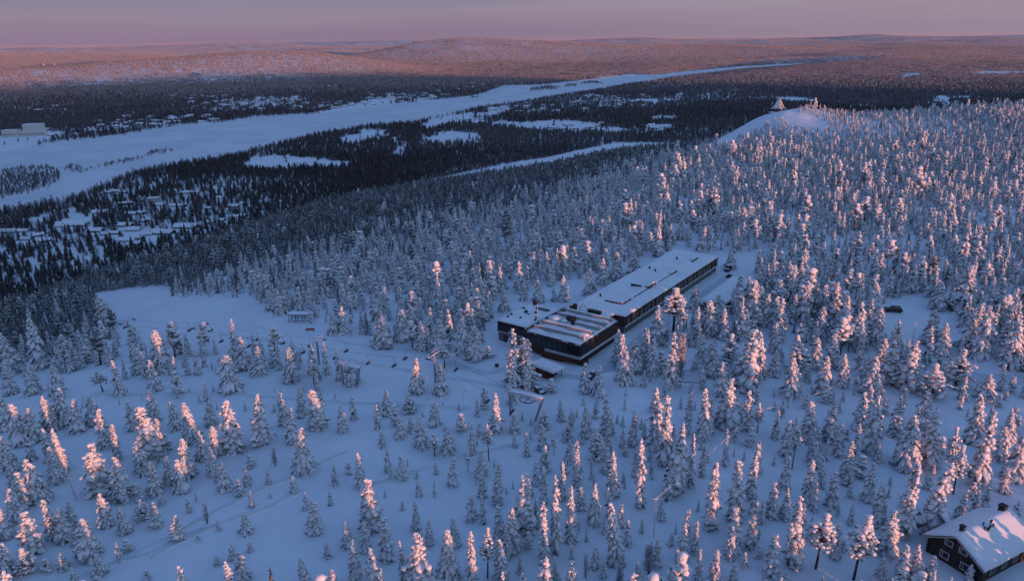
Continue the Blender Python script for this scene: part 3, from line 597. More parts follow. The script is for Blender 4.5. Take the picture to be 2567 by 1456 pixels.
def far_clump(seed, n, rad, mats):
    rng = random.Random(seed); mb = MB()
    for q in range(n):
        x, y = rng.uniform(-rad, rad), rng.uniform(-rad, rad); h = rng.uniform(6, 11); r = rng.uniform(1.6, 2.6)
        for (zb, zt, rr) in ((.6, h * .7, r), (h * .45, h, r * .62)):
            vs = [(x, y, zt)] + [(x + math.cos(a) * rr * rng.uniform(.6, 1.2), y + math.sin(a) * rr * rng.uniform(.6, 1.2), zb + rng.uniform(-.4, .4)) for a in (0, 1.05, 2.1, 3.14, 4.2, 5.25)]
            mb.add(vs, [(0, 1 + k, 1 + (k + 1) % 6) for k in range(6)], 0)
    return mb.mesh('tree', mats, False)
kinds_hill = [joined(spruce(201 + i, 1.1 + .1 * i, 17, 5, seg=3, ns=5, fr=1, fat=1.15, bend=.1 * i), FULL) for i in range(3)] + \
    [joined(spruce(211 + i, 1.7 + .15 * i, 16, 6, seg=3, ns=5, fr=1, fat=1.2, bend=.12 * i), FULL) for i in range(3)] + \
    [joined(spruce(221, 2.4, 15, 7, seg=3, ns=5, fr=1, fat=1.35, blunt=.85), FULL), joined(pine(231, 1.9, .40, 45, 5, 2, bs=1.3), FULL), joined(pine(232, 2.2, .45, 45, 5, 2, bs=1.35), FULL), joined(pine(233, 2.6, .15, 50, 5, 2, bs=1.5), FULL)]
kinds_hill += [tier(241 + i, 1.5 + .2 * i, [M['midspruce']], 11, 9, .8) for i in range(3)] + [joined(pine(251, 1.9, .4, 40, 5, 2, bs=1.2), MIDM)]
# (0-2 slim, 3-5 mid, 6 wide, 7-9 pine, 10-13 less snowy)
def jitter_grid(x0, x1, y0, y1, g, seed):
    r = np.random.RandomState(seed); X, Y = np.meshgrid(np.arange(x0, x1, g), np.arange(y0, y1, g))
    return (X + (r.rand(*X.shape) - .5) * g * 1.25).ravel(), (Y + (r.rand(*X.shape) - .5) * g * 1.25).ravel(), r
def rim_t(x, y):
    r = np.hypot(x, y); b = np.degrees(np.arctan2(x, y))
    return np.clip((r - np.interp(b, BEAR, RIM)) / (np.interp(b, BEAR, FOOT) - np.interp(b, BEAR, RIM)), 0, 1), r, b
PTS, SCL, ROT, IDX = [], [], [], []
def put(x, y, z, h, wf, kind, r):
    n = len(x); PTS.append(np.stack([x, y, z], -1)); SCL.append(np.stack([h / 10 * wf, h / 10 * wf, h / 10], -1))
    ROT.append(np.stack([r.randn(n) * .035, r.randn(n) * .035, r.rand(n) * 6.28], -1)); IDX.append(kind)
def scatter_hill():
    x, y, r = jitter_grid(-620, 720, 60, 1020, 3.7, 3)
    t, rr, b = rim_t(x, y)
    m = (np.abs(b) < 44) & (t < .97) & (rr > 60) & (rr < 1100)
    x, y, t, rr, b = x[m], y[m], t[m], rr[m], b[m]
    dens = 0.82 + 0.2 * sstep(.1, .55, t) + .95 * fbm(x, y, 60, 3) + .25 * sstep(300, 600, rr)
    m = (r.rand(len(x)) < dens) & clear_of(x, y)
    z = hz(x, y); d = np.hypot(x - SUMMIT[0], y - SUMMIT[1])
    m &= ~poly_in(BALD, x, y)
    m &= ~((d < 22) & (r.rand(len(x)) < .985)) & ~((d < 46) & (y > SUMMIT[1] - 4) & (x < SUMMIT[0] + 25)) & ~((d < 95) & (np.abs(y - SUMMIT[1] - .35 * (x - SUMMIT[0])) < 26) & (x < SUMMIT[0]))
    hzn = np.zeros(len(x), bool)
    for P in HANDZONE: hzn |= poly_in(P, x, y)
    m &= ~hzn
    for tb, th_, tw, tk in TREES: m &= (x - tb[0]) ** 2 + (y - tb[1]) ** 2 > 6.0
    x, y, z, t, rr = x[m], y[m], z[m], t[m], rr[m]; n = len(x)
    h = np.clip(6.9 + 2.2 * r.randn(n) + 2.0 * sstep(.1, .6, t), 2.0, 15); h *= np.where(r.rand(n) < .16, .55, 1)
    h *= np.where(r.rand(n) < .07 * sstep(20, 120, x - .1 * y + 40), 1.35, 1)
    h *= .62 + .38 * sstep(60, 170, np.hypot(x - SUMMIT[0] - 25, y - SUMMIT[1] + 25))
    u = r.rand(n); k = np.select([u < .42, u < .76, u < .82, u < .95], [r.randint(0, 3, n), 3 + r.randint(0, 3, n), np.full(n, 6), 7 + r.randint(0, 2, n)], 9)
    dark = r.rand(n) < np.clip(.04 + 1.25 * sstep(.04, .42, t) , 0, .97)
    k = np.where(dark, 10 + r.randint(0, 4, n), k)
    put(x, y, z - .1, h, .85 + .4 * r.rand(n), k, r)
    # young trees between the big ones on the near slope
    x, y, r = jitter_grid(-150, 170, 85, 190, 3.7, 8); t, rr, b = rim_t(x, y)
    dens = .15 + .40 * sstep(-8, 12, b) + .75 * fbm(x, y, 24, 3); m = (r.rand(len(x)) < dens) & clear_of(x, y) & (np.abs(b) < 42)
    hzn = np.zeros(len(x), bool)
    for P in HANDZONE: hzn |= poly_in(P, x, y)
    m &= hzn
    for tb, th_, tw, tk in TREES: m &= (x - tb[0]) ** 2 + (y - tb[1]) ** 2 > 2.6 ** 2
    x, y = x[m], y[m]; n = len(x); put(x, y, hz(x, y) - .1, np.clip(1.6 + 1.6 * r.randn(n) ** 2 + .8 * (x > 10), .7, 6.5), .9 + .4 * r.rand(n), np.where(r.rand(n) < .8, r.randint(0, 6, n), 9), r)
    # the wood goes on behind and beside the view; it is what keeps the low sun off the snow
    x, y, r = jitter_grid(-140, 420, -300, 230, 7.5, 9); t, rr, b = rim_t(x, y)
    m = (np.abs(b) > 43) & (rr > 25) & (t < .3) & (r.rand(len(x)) < BEHIND * (.16 + .84 * (1 - sstep(45, 85, x * .77 + y * .64)))) & clear_of(x, y)
    x, y = x[m], y[m]; n = len(x); put(x, y, hz(x, y) - .1, np.clip(6.2 + 2.0 * r.randn(n), 2, 12), .85 + .4 * r.rand(n), r.randint(0, 10, n), r)
    x = np.array([93., 97, 100.5, 104, 99, 108, 112, 94, 116, 103, 90]); y = np.array([86., 84.5, 88, 91, 78, 84, 90, 79, 80, 97, 81]); n = len(x)   # unseen clump added sunward of the cabin to break the light on its roof
    put(x, y, hz(x, y) - .1, np.array([10.5, 9, 11, 8.5, 12, 10, 9, 10, 12, 8, 9.]), np.full(n, 1.25), r.randint(3, 7, n), r)
BEHIND = .50

# ------------------------------------------------------------------ valley woods
def scatter_valley():
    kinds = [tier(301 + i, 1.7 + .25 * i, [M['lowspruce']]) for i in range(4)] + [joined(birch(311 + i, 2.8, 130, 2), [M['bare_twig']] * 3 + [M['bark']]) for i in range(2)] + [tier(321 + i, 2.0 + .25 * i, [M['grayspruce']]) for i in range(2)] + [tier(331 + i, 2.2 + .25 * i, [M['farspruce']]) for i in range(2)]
    P_, S_, R_, K_ = [], [], [], []
    for (g, r0, r1, seed) in ((5.2, 500, 1500, 21), (7.6, 1500, 2600, 22), (10.0, 2600, 4300, 23)):
        x, y, r = jitter_grid(-r1 * .66, r1 * .70, r0 * .70, r1, g, seed)
        t, rr, b = rim_t(x, y); m = (np.abs(b) < 40) & (rr > r0) & (rr <= r1) & (t > .95)
        x, y, rr, b = x[m], y[m], rr[m], b[m]
        ins = poly_in(RIVER, x, y); isl = np.zeros(len(x), bool)
        for P in ISLES: isl |= poly_in(P, x, y)
        dr = poly_dist(RIVER, x, y)
        dens = .98 + .8 * fbm(x, y, 190, 3); vill = np.zeros(len(x))
        for (vx, vy, vr) in VILLAGES: vill = np.maximum(vill, np.exp(-((x - vx) ** 2 + (y - vy) ** 2) / (vr * vr)))
        dens = dens * (1 - .5 * vill)
        fld = np.zeros(len(x), bool)
        wx, wy = 26 * fbm(x, y, 45, 3), 26 * fbm(x + 900, y, 45, 3)
        for P in FIELDS: fld |= poly_in(P, x + wx, y + wy)
        dens = np.where(fld, .012 + .5 * np.clip(fbm(x, y, 70, 2) - .28, 0, 1), dens); dens = np.where(ins, np.where(isl, 1.0, 0), dens)
        m = r.rand(len(x)) < dens
        for (ax, ay, ar) in AVOID:
            if ay > 350: m &= (x - ax) ** 2 + (y - ay) ** 2 > ar * ar
        x, y, rr, isl, dr, vill = x[m], y[m], rr[m], isl[m], dr[m], vill[m]; n = len(x)
        h = np.clip(9.2 + 2.4 * r.randn(n), 3.5, 17) * np.where(isl, .62, 1)
        bir = (r.rand(n) < np.clip(.16 + .55 * np.exp(-dr / 45) + .35 * vill + .5 * np.clip(fbm(x, y, 260, 2) , 0, 1), 0, .85)) | isl
        k = np.where(bir, 4 + r.randint(0, 2, n), r.randint(0, 4, n))
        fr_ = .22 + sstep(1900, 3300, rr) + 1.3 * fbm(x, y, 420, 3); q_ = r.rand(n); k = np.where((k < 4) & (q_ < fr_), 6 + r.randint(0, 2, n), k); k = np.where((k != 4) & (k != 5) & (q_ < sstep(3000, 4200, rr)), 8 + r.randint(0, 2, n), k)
        P_.append(np.stack([x, y, hz(x, y) - .1], -1)); wf = (1.15 + .5 * r.rand(n)) * (1 + .25 * (g > 7) + .3 * (g > 9)); S_.append(np.stack([h / 10 * wf, h / 10 * wf, h / 10], -1))
        R_.append(np.stack([np.zeros(n), np.zeros(n), r.rand(n) * 6.28], -1)); K_.append(k)
    print('valley', sum(len(p) for p in P_))
    instancer('valley_forest', np.vstack(P_), np.vstack(S_), np.vstack(R_), np.concatenate(K_), kinds)
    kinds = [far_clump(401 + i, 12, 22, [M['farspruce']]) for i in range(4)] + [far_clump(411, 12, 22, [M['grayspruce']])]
    P_, S_, R_, K_ = [], [], [], []
    for (g, r0, r1, seed) in ((30.0, 4000, 6500, 31), (46.0, 6500, 11500, 32), (90.0, 11500, 20000, 33)):
        x, y, r = jitter_grid(-r1 * .66, r1 * .70, r0 * .70, r1, g, seed)
        t, rr, b = rim_t(x, y); m = (np.abs(b) < 39) & (rr > r0) & (rr <= r1)
        x, y = x[m], y[m]; ins = poly_in(RIVER, x, y); fld = np.zeros(len(x), bool)
        for P in FIELDS: fld |= poly_in(P, x, y)
        m = ~ins & ~fld & (r.rand(len(x)) < .92 + .7 * fbm(x, y, 700, 3)) & (poly_dist(RIVER, x, y) > 30)
        x, y = x[m], y[m]; n = len(x); z = hz(x, y)
        s = (1 + .5 * r.rand(n)) * np.where(g > 80, 1.9, np.where(g > 40, 1.35, 1))
        k = np.where(r.rand(n) < .25 * (1 - sstep(VAL + 8, VAL + 45, z)), 4, r.randint(0, 4, n))
        P_.append(np.stack([x, y, z], -1)); S_.append(np.stack([s, s, 1 + .3 * r.rand(n)], -1)); R_.append(np.stack([np.zeros(n), np.zeros(n), r.rand(n) * 6.28], -1)); K_.append(k)
    print('far', sum(len(p) for p in P_))
    instancer('distant_forest', np.vstack(P_), np.vstack(S_), np.vstack(R_), np.concatenate(K_), kinds)
VILLAGES = [(*at(px / 2.507, py / 2.507, VAL)[:2], vr) for px, py, vr in ((380, 530, 210), (80, 350, 130), (700, 255, 260), (350, 320, 160), (1170, 300, 120), (1000, 240, 200), (1500, 255, 260), (200, 580, 140), (560, 470, 110), (1650, 250, 260))]

# ------------------------------------------------------------------ single trees
def place_single_trees():
    W = []
    for b, h, hw, kind in TREES:
        p = pix(b + [0, 0, h * .5]); d = math.sqrt(b[0] ** 2 + b[1] ** 2 + H * H)
        inside = 0 <= p[0] < 1024 and pix(b + [0, 0, h])[1] < 575
        W.append((h * hw / d / d if inside else 0))
    order = np.argsort(W)[::-1]; single = set(order[:300].tolist()); rng = random.Random(77); rest = []
    chosen = []
    for i, (b, h, hw, kind) in enumerate(TREES):
        ks = [k for k in KINDS if k.startswith(kind)]; k = ks[(i * 7 + 3) % len(ks)]; j = ks.index(k)
        s = h / 10; sx = hw / BASEW[kind][min(j, len(BASEW[kind]) - 1)]; sx = max(.55 * s, min(1.7 * s, sx)) if kind not in ('birch',) else max(.5 * s, sx)
        if i in single: chosen.append((i, b, h, hw, kind, k, s, sx))
        else:
            m = {'slim': i % 3, 'mid': 3 + i % 3, 'wide': 6, 'bent': 4, 'pine': 7 + i % 2, 'lump': 9, 'birch': 10}[kind]
            rest.append((b, s, sx, m))
    names = {'slim': ('spruce_tree', 'spruce'), 'mid': ('spruce_tree', 'spruce'), 'wide': ('spruce_tree', 'spruce'), 'bent': ('spruce_tree', 'spruce'), 'pine': ('pine_tree', 'pine'), 'lump': ('pine_tree', 'pine'), 'birch': ('birch_tree', 'birch')}
    look = {'slim': 'needle-thin', 'mid': 'pointed', 'wide': 'broad', 'bent': 'crooked', 'pine': 'bare-stemmed', 'lump': 'round-crowned', 'birch': 'rime-white'}
    LM = {'log cabin': (950, 550), 'red hut': (541, 370), 'lift station': (520, 392), 'dead snag': (74, 490), 'hotel corner': (578, 364), 'steel anchor frame': (351, 365), 'snow bank': (607, 420), 'parked car': (895, 308),
          'frosted birch': (677, 375), 'lift pylon': (318, 350), 'ski tracks': (232, 470), 'rimed pole': (850, 405), 'trackside corner': (20, 570), 'edge below the hut': (560, 578), 'flat snowy garage': (735, 300), 'wooden shelter': (302, 315), 'open upper piste': (170, 300), 'summit tower': (778, 105), 'road bank': (985, 360)}
    keys = list(LM); cells = {}
    for c in chosen:
        p = pix(c[1]); p = np.array(p); dd = sorted(keys, key=lambda q: np.hypot(*(p - LM[q])))
        X = dd[0]; v = p - np.array(LM[X]); best = None
        for Y in keys:
            if Y == X: continue
            u = np.array(LM[Y]) - np.array(LM[X]); cs = float(u @ v) / (np.hypot(*u) * np.hypot(*v) + 1e-6)
            if best is None or cs > best[0]: best = (cs, Y)
        cells.setdefault((names[c[4]][1], c[4], X, best[1]), []).append((float(np.hypot(*v)), c))
    ords = ['first', 'second', 'third', 'fourth', 'fifth', 'sixth', 'seventh', 'eighth', 'ninth', 'tenth', 'eleventh', 'twelfth', 'thirteenth', 'fourteenth', 'fifteenth', 'sixteenth', 'seventeenth', 'eighteenth', 'nineteenth', 'twentieth', 'twenty-first', 'twenty-second']
    grp = {'spruce': 'snow-laden spruces on the hilltop', 'pine': 'snow-laden pines on the hilltop', 'birch': 'frosted birches on the hilltop'}
    for (cat, kk, X, Y), lst in cells.items():
        lst.sort(key=lambda q: q[0])
        for rank, (dist_, (i, b, h, hw, kind, k, s, sx)) in enumerate(lst):
            size = 'small' if h < 4.5 else 'tall' if h > 10.5 else ''
            word = ' '.join(x for x in (size, look[kind], {'birch': 'birch'}.get(cat, 'snowy ' + cat)) if x)
            t = thing(names[kind][0], (b[0], b[1], b[2] - .15), '%s %s from the %s towards the %s' % (ords[rank], word, X, Y), cat, grp[cat], rng.random() * 6.28)
            t.scale = (sx, sx, s); t.rotation_euler[0] = rng.gauss(0, .03); t.rotation_euler[1] = rng.gauss(0, .03)
            cm, tm = KINDS[k]
            for n_, me in (('crown', cm), ('trunk', tm)):
                o = bpy.data.objects.new(n_, me); C.objects.link(o); o.parent = t
    for b, s, sx, m in rest:
        PTS.append(np.array([[b[0], b[1], b[2] - .15]])); SCL.append(np.array([[sx, sx, s]])); ROT.append(np.array([[rng.gauss(0, .03), rng.gauss(0, .03), rng.random() * 6.28]])); IDX.append(np.array([m]))
kinds_hill.insert(10, joined(birch(261, 1.9, 200, 3), [M['twig']] * 3 + [M['bark']]))

# ------------------------------------------------------------------ building materials
M['dark_wood'] = mat('dark_boards', (0.035, 0.030, 0.028), 0.7, noise=((0.07, 0.05, 0.042), 1.2, 0.4, 0.7))
M['red_wood'] = mat('red_boards', (0.11, 0.034, 0.026), 0.75, noise=((0.07, 0.024, 0.02), 0.9, 0.4, 0.7))
M['brown_wood'] = mat('brown_boards', (0.075, 0.037, 0.026), 0.75, noise=((0.05, 0.026, 0.02), 1.0, 0.4, 0.7))
M['pale'] = mat('pale_render', (0.40, 0.41, 0.42), 0.8, noise=((0.33, 0.34, 0.36), .6, .4, .7))
M['cream'] = mat('cream_render', (0.62, 0.60, 0.55), 0.8)
M['glass'] = mat('window_glass', (0.015, 0.020, 0.028), 0.12, spec=0.55)
M['curtain'] = mat('ochre_curtain', (0.42, 0.27, 0.14), 0.85, noise=((0.30, 0.18, 0.09), 2.0, .35, .7))
M['trim'] = mat('white_trim', (0.42, 0.42, 0.41), 0.6)
M['concrete'] = mat('concrete', (0.17, 0.17, 0.17), 0.85, noise=((0.11, 0.11, 0.12), .8, .4, .7))
M['metal'] = mat('galvanised_steel', (0.30, 0.31, 0.33), 0.45, noise=((0.45, 0.46, 0.48), 1.5, .4, .7), metallic=0.6)
M['tower_boards'] = mat('rimed_boards', (.26, .19, .16), .8, noise=((.55, .53, .54), .8, .42, .62))
M['steel_dark'] = mat('weathered_steel', (0.085, 0.085, 0.095), 0.6)
M['black'] = mat('black_metal', (0.02, 0.02, 0.022), 0.5)
M['rimed_metal'] = mat('rimed_steel', (0.58, 0.58, 0.62), 0.8, noise=((0.25, 0.25, 0.28), 2.0, .5, .75), bump=(6, .4, .05))
M['roofsnow'] = mat('roof_snow', (0.80, 0.83, 0.87), 0.75, noise=((0.70, 0.74, 0.79), .15, .4, .75), bump=(.7, .35, .25))
M['packed'] = mat('packed_snow', (0.52, 0.57, 0.64), 0.7, noise=((0.66, 0.70, 0.76), .25, .4, .7), bump=(.6, .4, .2))
M['carpaint'] = mat('dark_green_paint', (0.018, 0.024, 0.020), 0.28, spec=.5)
M['carblack'] = mat('black_paint', (0.014, 0.014, 0.016), 0.3, spec=.5)
M['tyre'] = mat('rubber', (0.012, 0.012, 0.012), 0.9)
M['redpaint'] = mat('red_paint', (0.28, 0.03, 0.03), 0.6)

def snow_slab(mb, x0, x1, y0, y1, z, th, seed=0, nx=None, ny=None, prof=None, mi=0, amp=.07):
    """a sheet of settled snow with rounded uneven rims"""
    r = np.random.RandomState(seed); nx = nx or max(4, int((x1 - x0) / 1.1)); ny = ny or max(4, int((y1 - y0) / 1.1))
    vs = []; fs = []
    for j in range(ny + 1):
        for i in range(nx + 1):
            fx, fy = i / nx, j / ny; x = x0 + (x1 - x0) * fx; y = y0 + (y1 - y0) * fy
            ed = min(x - x0, x1 - x, y - y0, y1 - y); k = min(1, ed / .45 + .45); base = z + (prof(x, y) if prof else 0)
            o = (r.rand() - .5) * .12 if 0 < ed else (r.rand() - .5) * .10
            sx = o if i in (0, nx) else 0; sy = o if j in (0, ny) else 0
            vs.append((x + sx, y + sy, base + th * k + (r.rand() - .5) * amp + amp * 1.6 * float(fbm(np.array([x + 31 * seed]), np.array([y]), 4.0, 2)[0])))
    W = nx + 1
    for j in range(ny):
        for i in range(nx): fs.append((j * W + i, j * W + i + 1, (j + 1) * W + i + 1, (j + 1) * W + i))
    n0 = len(vs)
    ring = [i for i in range(W)] + [j * W + nx for j in range(1, ny + 1)] + [ny * W + i for i in range(nx - 1, -1, -1)] + [j * W for j in range(ny - 1, 0, -1)]
    for q in ring: vs.append((vs[q][0], vs[q][1], z + (prof(vs[q][0], vs[q][1]) if prof else 0)))
    m = len(ring)
    for k in range(m): fs.append((ring[(k + 1) % m], ring[k], n0 + k, n0 + (k + 1) % m))
    mb.add(vs, fs, mi)

# ------------------------------------------------------------------ hotel (x along the long wing, y across it)
def build_hotel():
    t = thing('hotel', (HOT[0], HOT[1], 0), 'long flat-roofed dark hotel with saw-tooth front block under snow', 'hotel', rz=math.atan2(HU[1], HU[0]))
    B = lambda name, m, parent, *boxes: _b(name, m, parent, boxes)
    def _b(name, m, parent, boxes):
        mb = MB()
        for b in boxes: mb.box(*b)
        return mb.build(name, m, parent)
    # front block
    B('lower_wall', M['brown_wood'], t, (1.2, 21.4, 1.0, 18.2, -1, 2.7), (1.2, 4, -.2, .98, -1, 1.6), (0.2, 1.15, 6, 13, -1, .9))
    up = B('upper_wall', M['dark_wood'], t, (0.12, 21.5, .12, 18.3, 2.75, 6.45))
    B('ledge', M['pale'], t, (-.25, 21.6, -.45, .1, 2.55, 2.95), (-.25, .10, .12, 11.5, 2.3, 3.0))
    sn = MB(); snow_slab(sn, -.2, 21.5, -.42, .08, 2.96, .12, 3, nx=20, ny=2); sn.build('ledge_snow', M['roofsnow'], t, True)
    B('red_band', M['red_wood'], t, (-.30, .08, 2.2, 12.2, 1.0, 2.25))
    for k in range(10):                                              # window band on the front
        y0 = .35 + k * 1.78; f = B('window', M['black'], t, (.02, .11, y0, y0 + 1.66, 3.35, 5.75))
        B('pane', M['glass'], f, (-.03, .015, y0 + .08, y0 + 1.58, 3.45, 5.65))
    for k in range(5):                                               # a few narrow lights on the right hand face
        x0 = .5 + k * 1.2; f = B('window', M['black'], t, (x0, x0 + 1.05, .02, .11, 3.35, 5.75))
        B('pane', M['glass'], f, (x0 + .07, x0 + .98, -.03, .015, 3.45, 5.65))
    B('side_cladding', M['brown_wood'], t, (6.7, 21.3, -.04, .10, 3.1, 6.3))
    B('fascia', M['dark_wood'], t, (-.12, 21.7, -.12, .115, 6.0, 6.72), (-.12, .11, .12, 18.4, 6.0, 6.72), (.12, 21.7, 18.32, 18.5, 6.0, 7.2))
    B('fascia_trim', M['trim'], t, (.12, 21.7, 18.28, 18.55, 7.2, 7.34))
    rf = MB(); snow_slab(rf, -.1, 21.6, -.08, 18.25, 6.46, .42, 11); r_ = rf.build('roof', M['roofsnow'], t, True)
    for i, x0 in enumerate((2.9, 7.2, 11.1, 15.0, 19.0)):             # saw-tooth roof lights
        y0, y1 = (1.0, 17.2) if i != 2 else (1.0, 8.6)
        m = MB(); m.add([(x0, y0, 6.5), (x0, y1, 6.5), (x0 + .15, y0, 8.0), (x0 + .15, y1, 8.0), (x0 + 2.9, y0, 6.7), (x0 + 2.9, y1, 6.7)], [(0, 2, 3, 1), (2, 4, 5, 3), (0, 4, 2), (1, 3, 5)], 0)
        sk = m.build('skylight', M['pale'], r_)
        m = MB(); snow_slab(m, x0 - .12, x0 + 2.7, y0 - .02, y1, 7.98, .30, 40 + i, nx=6, ny=15, prof=lambda x, y, x0=x0: -1.26 * max(0, (x - x0 - .1)) / 2.75, amp=.12); m.build('skylight_snow', M['roofsnow'], sk, True)
        B('end_post', M['trim'], sk, (x0 - .06, x0 + .16, y0 - .28, y0 - .02, 6.5, 8.28))
        m = MB(); snow_slab(m, x0 - 1.25, x0 - .14, y0 + .4, y1 - .4, 6.84, .42, 80 + i, nx=4, ny=16, amp=.26)
        m.build('drift', M['roofsnow'], sk, True)
    m = MB(); blob(m, (11.3, 15.2, 7.6), 2.0, .75, random.Random(3), 12, 0, 0); blob(m, (11.6, 12.4, 7.2), 1.2, .5, random.Random(4), 10, 0, 0); m.build('dome_light', M['roofsnow'], r_, True)
    B('roof_hatch', M['brown_wood'], r_, (11.2, 12.5, 8.9, 10.1, 6.6, 8.5), (12.9, 14.6, 10.6, 12.6, 6.6, 8.1)); B('vent_box', M['concrete'], r_, (18.2, 19.6, 16.6, 18.0, 6.6, 7.7))
    m = MB(); m.tube([(14.2, 12.8, 6.5), (14.2, 12.8, 17.5)], [.16, .05], 6); m.tube([(14.2, 12.8, 6.5), (15.6, 12.2, 9.0)], .05, 5); m.tube([(14.2, 12.8, 6.5), (12.9, 13.6, 9.0)], .05, 5)
    for z, l in ((10.5, .5), (13.6, .9), (15.6, .5), (16.8, .35)): m.tube([(14.2 - l, 12.8 + .5 * l, z), (14.2 + l, 12.8 - .5 * l, z)], .09, 5)
    m.build('antenna_mast', M['rimed_metal'], r_)
    for (x, y, h) in ((8.3, 19.6, 5.2), (6.6, 17.6, 3.0), (1.0, 17.6, 3.2)):
        m = MB(); m.tube([(x, y, 6.5), (x, y, 6.5 + h)], [.09, .07], 6); m.tube([(x - .25, y, 6.5 + h), (x + .25, y, 6.5 + h)], .06, 5); m.build('pole', M['rimed_metal'], r_)
    m = MB(); m.tube([(5.8, 16.9, 6.6), (5.8, 16.9, 7.9)], .07, 6); m.add([(5.8 + .1 * math.cos(a) - .1, 16.9 + .65 * math.cos(a), 8.2 + .65 * math.sin(a)) for a in np.linspace(0, 6.28, 13)[:-1]] + [(6.1, 16.9, 8.2)], [(k, (k + 1) % 12, 12) for k in range(12)], 0); m.build('dish', M['rimed_metal'], r_)
    # flat wing on the left
    B('wing_lower', M['concrete'], t, (3.2, 20.5, 18.55, 30.2, -1, 3.05)); B('wing_upper', M['dark_wood'], t, (3.0, 20.7, 18.55, 30.4, 3.1, 6.3)); B('wing_ledge', M['pale'], t, (2.85, 2.98, 18.6, 30.5, 2.85, 3.2))
    for k in range(7):
        y0 = 18.9 + k * 1.63; f = B('window', M['black'], t, (2.92, 2.995, y0, y0 + 1.45, 3.5, 5.8)); B('pane', M['glass'], f, (2.87, 2.915, y0 + .08, y0 + 1.37, 3.6, 5.7))
    f = B('door', M['black'], t, (3.1, 3.19, 26.4, 28.4, -.5, 2.1)); B('pane', M['glass'], f, (3.05, 3.095, 26.6, 28.2, .1, 2.0))
    m = MB(); snow_slab(m, 2.85, 20.8, 18.6, 30.6, 6.31, .45, 21, amp=.1); wr = m.build('wing_roof', M['roofsnow'], t, True)
    rr = random.Random(8)
    for k in range(13):
        x, y = rr.uniform(5, 18.5), rr.uniform(20, 29); a = rr.uniform(.25, .7); B('vent', M['black'], wr, (x, x + a, y, y + a * rr.uniform(.8, 2.4), 6.6, 6.95 + .3 * rr.random()))
    B('chimney', M['red_wood'], wr, (19.0, 19.9, 27.6, 28.5, 6.5, 8.3)); B('roof_box', M['concrete'], wr, (16.2, 17.0, 21.4, 25.6, 6.6, 7.4))
    # link
    B('link_wall', M['dark_wood'], t, (21.6, 27.9, 4.8, 19.0, -1, 5.7)); m = MB(); snow_slab(m, 21.7, 28.2, 4.7, 19.2, 5.71, .4, 31); lr = m.build('link_roof', M['roofsnow'], t, True)
    B('chimney', M['red_wood'], lr, (24.0, 25.0, 16.0, 17.0, 5.9, 7.8), (23.4, 23.9, 16.8, 17.8, 5.9, 7.3)); B('cooling_unit', M['black'], lr, (24.2, 25.4, 7.6, 11.9, 6.0, 7.0)); m = MB()
    for q in (0, .5): m.tube([(23.4 + q, 14.8, 6), (24.6 + q, 13.9, 8.6), (25.6 + q, 12.6, 6.1)], .12, 5)
    for q in range(6): m.tube([(23.6 + q * .18, 14.6 - q * .14, 6.5 + q * .4), (24.1 + q * .18, 14.6 - q * .14, 6.5 + q * .4)], .1, 5)
    m.build('snowy_frame', M['rimed_metal'], lr)
    # long wing
    B('long_plinth', M['concrete'], t, (28.4, 104.2, 1.4, 18.8, -1, 2.35)); B('long_wall', M['dark_wood'], t, (28.1, 104.5, 1.12, 19.1, 2.4, 5.62)); B('long_ledge', M['pale'], t, (28.0, 104.6, .75, 1.1, 2.2, 2.5))
    m = MB(); snow_slab(m, 28.0, 104.6, .74, 1.08, 2.51, .12, 33, nx=60, ny=2); m.build('ledge_snow', M['roofsnow'], t, True)
    x = 29.0; rr = random.Random(2); k = 0
    while x < 102.5:
        w_ = 1.5 if k % 3 else 1.3; f = B('window', M['black'], t, (x, x + w_, 1.02, 1.115, 2.75, 5.1)); B('pane', M['glass'], f, (x + .08, x + w_ - .08, .97, 1.015, 2.85, 5.0))
        x += w_ + .12
        B('curtain', M['curtain'], t, (x, x + .5, 1.0, 1.115, 2.75, 5.1)); x += .5 + (.12 if k % 3 == 1 else .9 + .5 * rr.random()); k += 1
    B('end_cladding', M['red_wood'], t, (102.6, 104.4, 1.05, 1.115, 2.6, 5.4), (104.52, 104.58, 1.2, 19.0, 2.45, 5.5))
    B('long_fascia', M['dark_wood'], t, (27.9, 104.7, .85, 1.10, 5.3, 5.72), (27.86, 28.08, 1.12, 5, 2.6, 5.72))
    m = MB(); snow_slab(m, 27.9, 104.8, .82, 19.35, 5.73, .42, 35, nx=90, ny=20, amp=.06)
    lr = m.build('long_roof', M['roofsnow'], t, True)
    m = MB(); snow_slab(m, 36, 97, 6.3, 12.2, 6.1, .62, 36, nx=60, ny=7, prof=lambda x, y: -.62 * (y - 6.3) / 5.9 + .16 * math.sin(x * .35), amp=.10); rt = m.build('raised_roof', M['roofsnow'], lr, True)
    for (a, b, h) in ((36.2, 41.8, .62), (54.2, 60.0, 1.0), (72.5, 77.5, .66), (91.5, 97.0, .70)):
        B('roof_upstand', M['brown_wood'], rt, (a, b, 6.05, 6.28, 6.1, 6.1 + h)); m = MB(); snow_slab(m, a - .1, b + .1, 5.98, 7.3, 6.1 + h, .2, int(a), ny=3); m.build('upstand_snow', M['roofsnow'], rt, True)
    B('roof_slit', M['black'], rt, (35.85, 35.98, 6.4, 12.4, 6.12, 6.55), (54.1, 54.25, 8.5, 12.4, 6.12, 6.95), (44, 54, 6.2, 6.29, 6.1, 6.4), (62, 72, 6.2, 6.29, 6.1, 6.35))
    for (x, y) in ((39.1, 15.7), (75.4, 15.7), (73.5, 12.6), (91.9, 12.4)):
        m = MB(); m.tube([(x, y, 6.0), (x, y, 6.75)], .28, 10); m.tube([(x, y, 6.75), (x, y, 7.0)], [.42, .3], 10); m.build('roof_vent', M['black'], lr)
    return t
build_hotel()
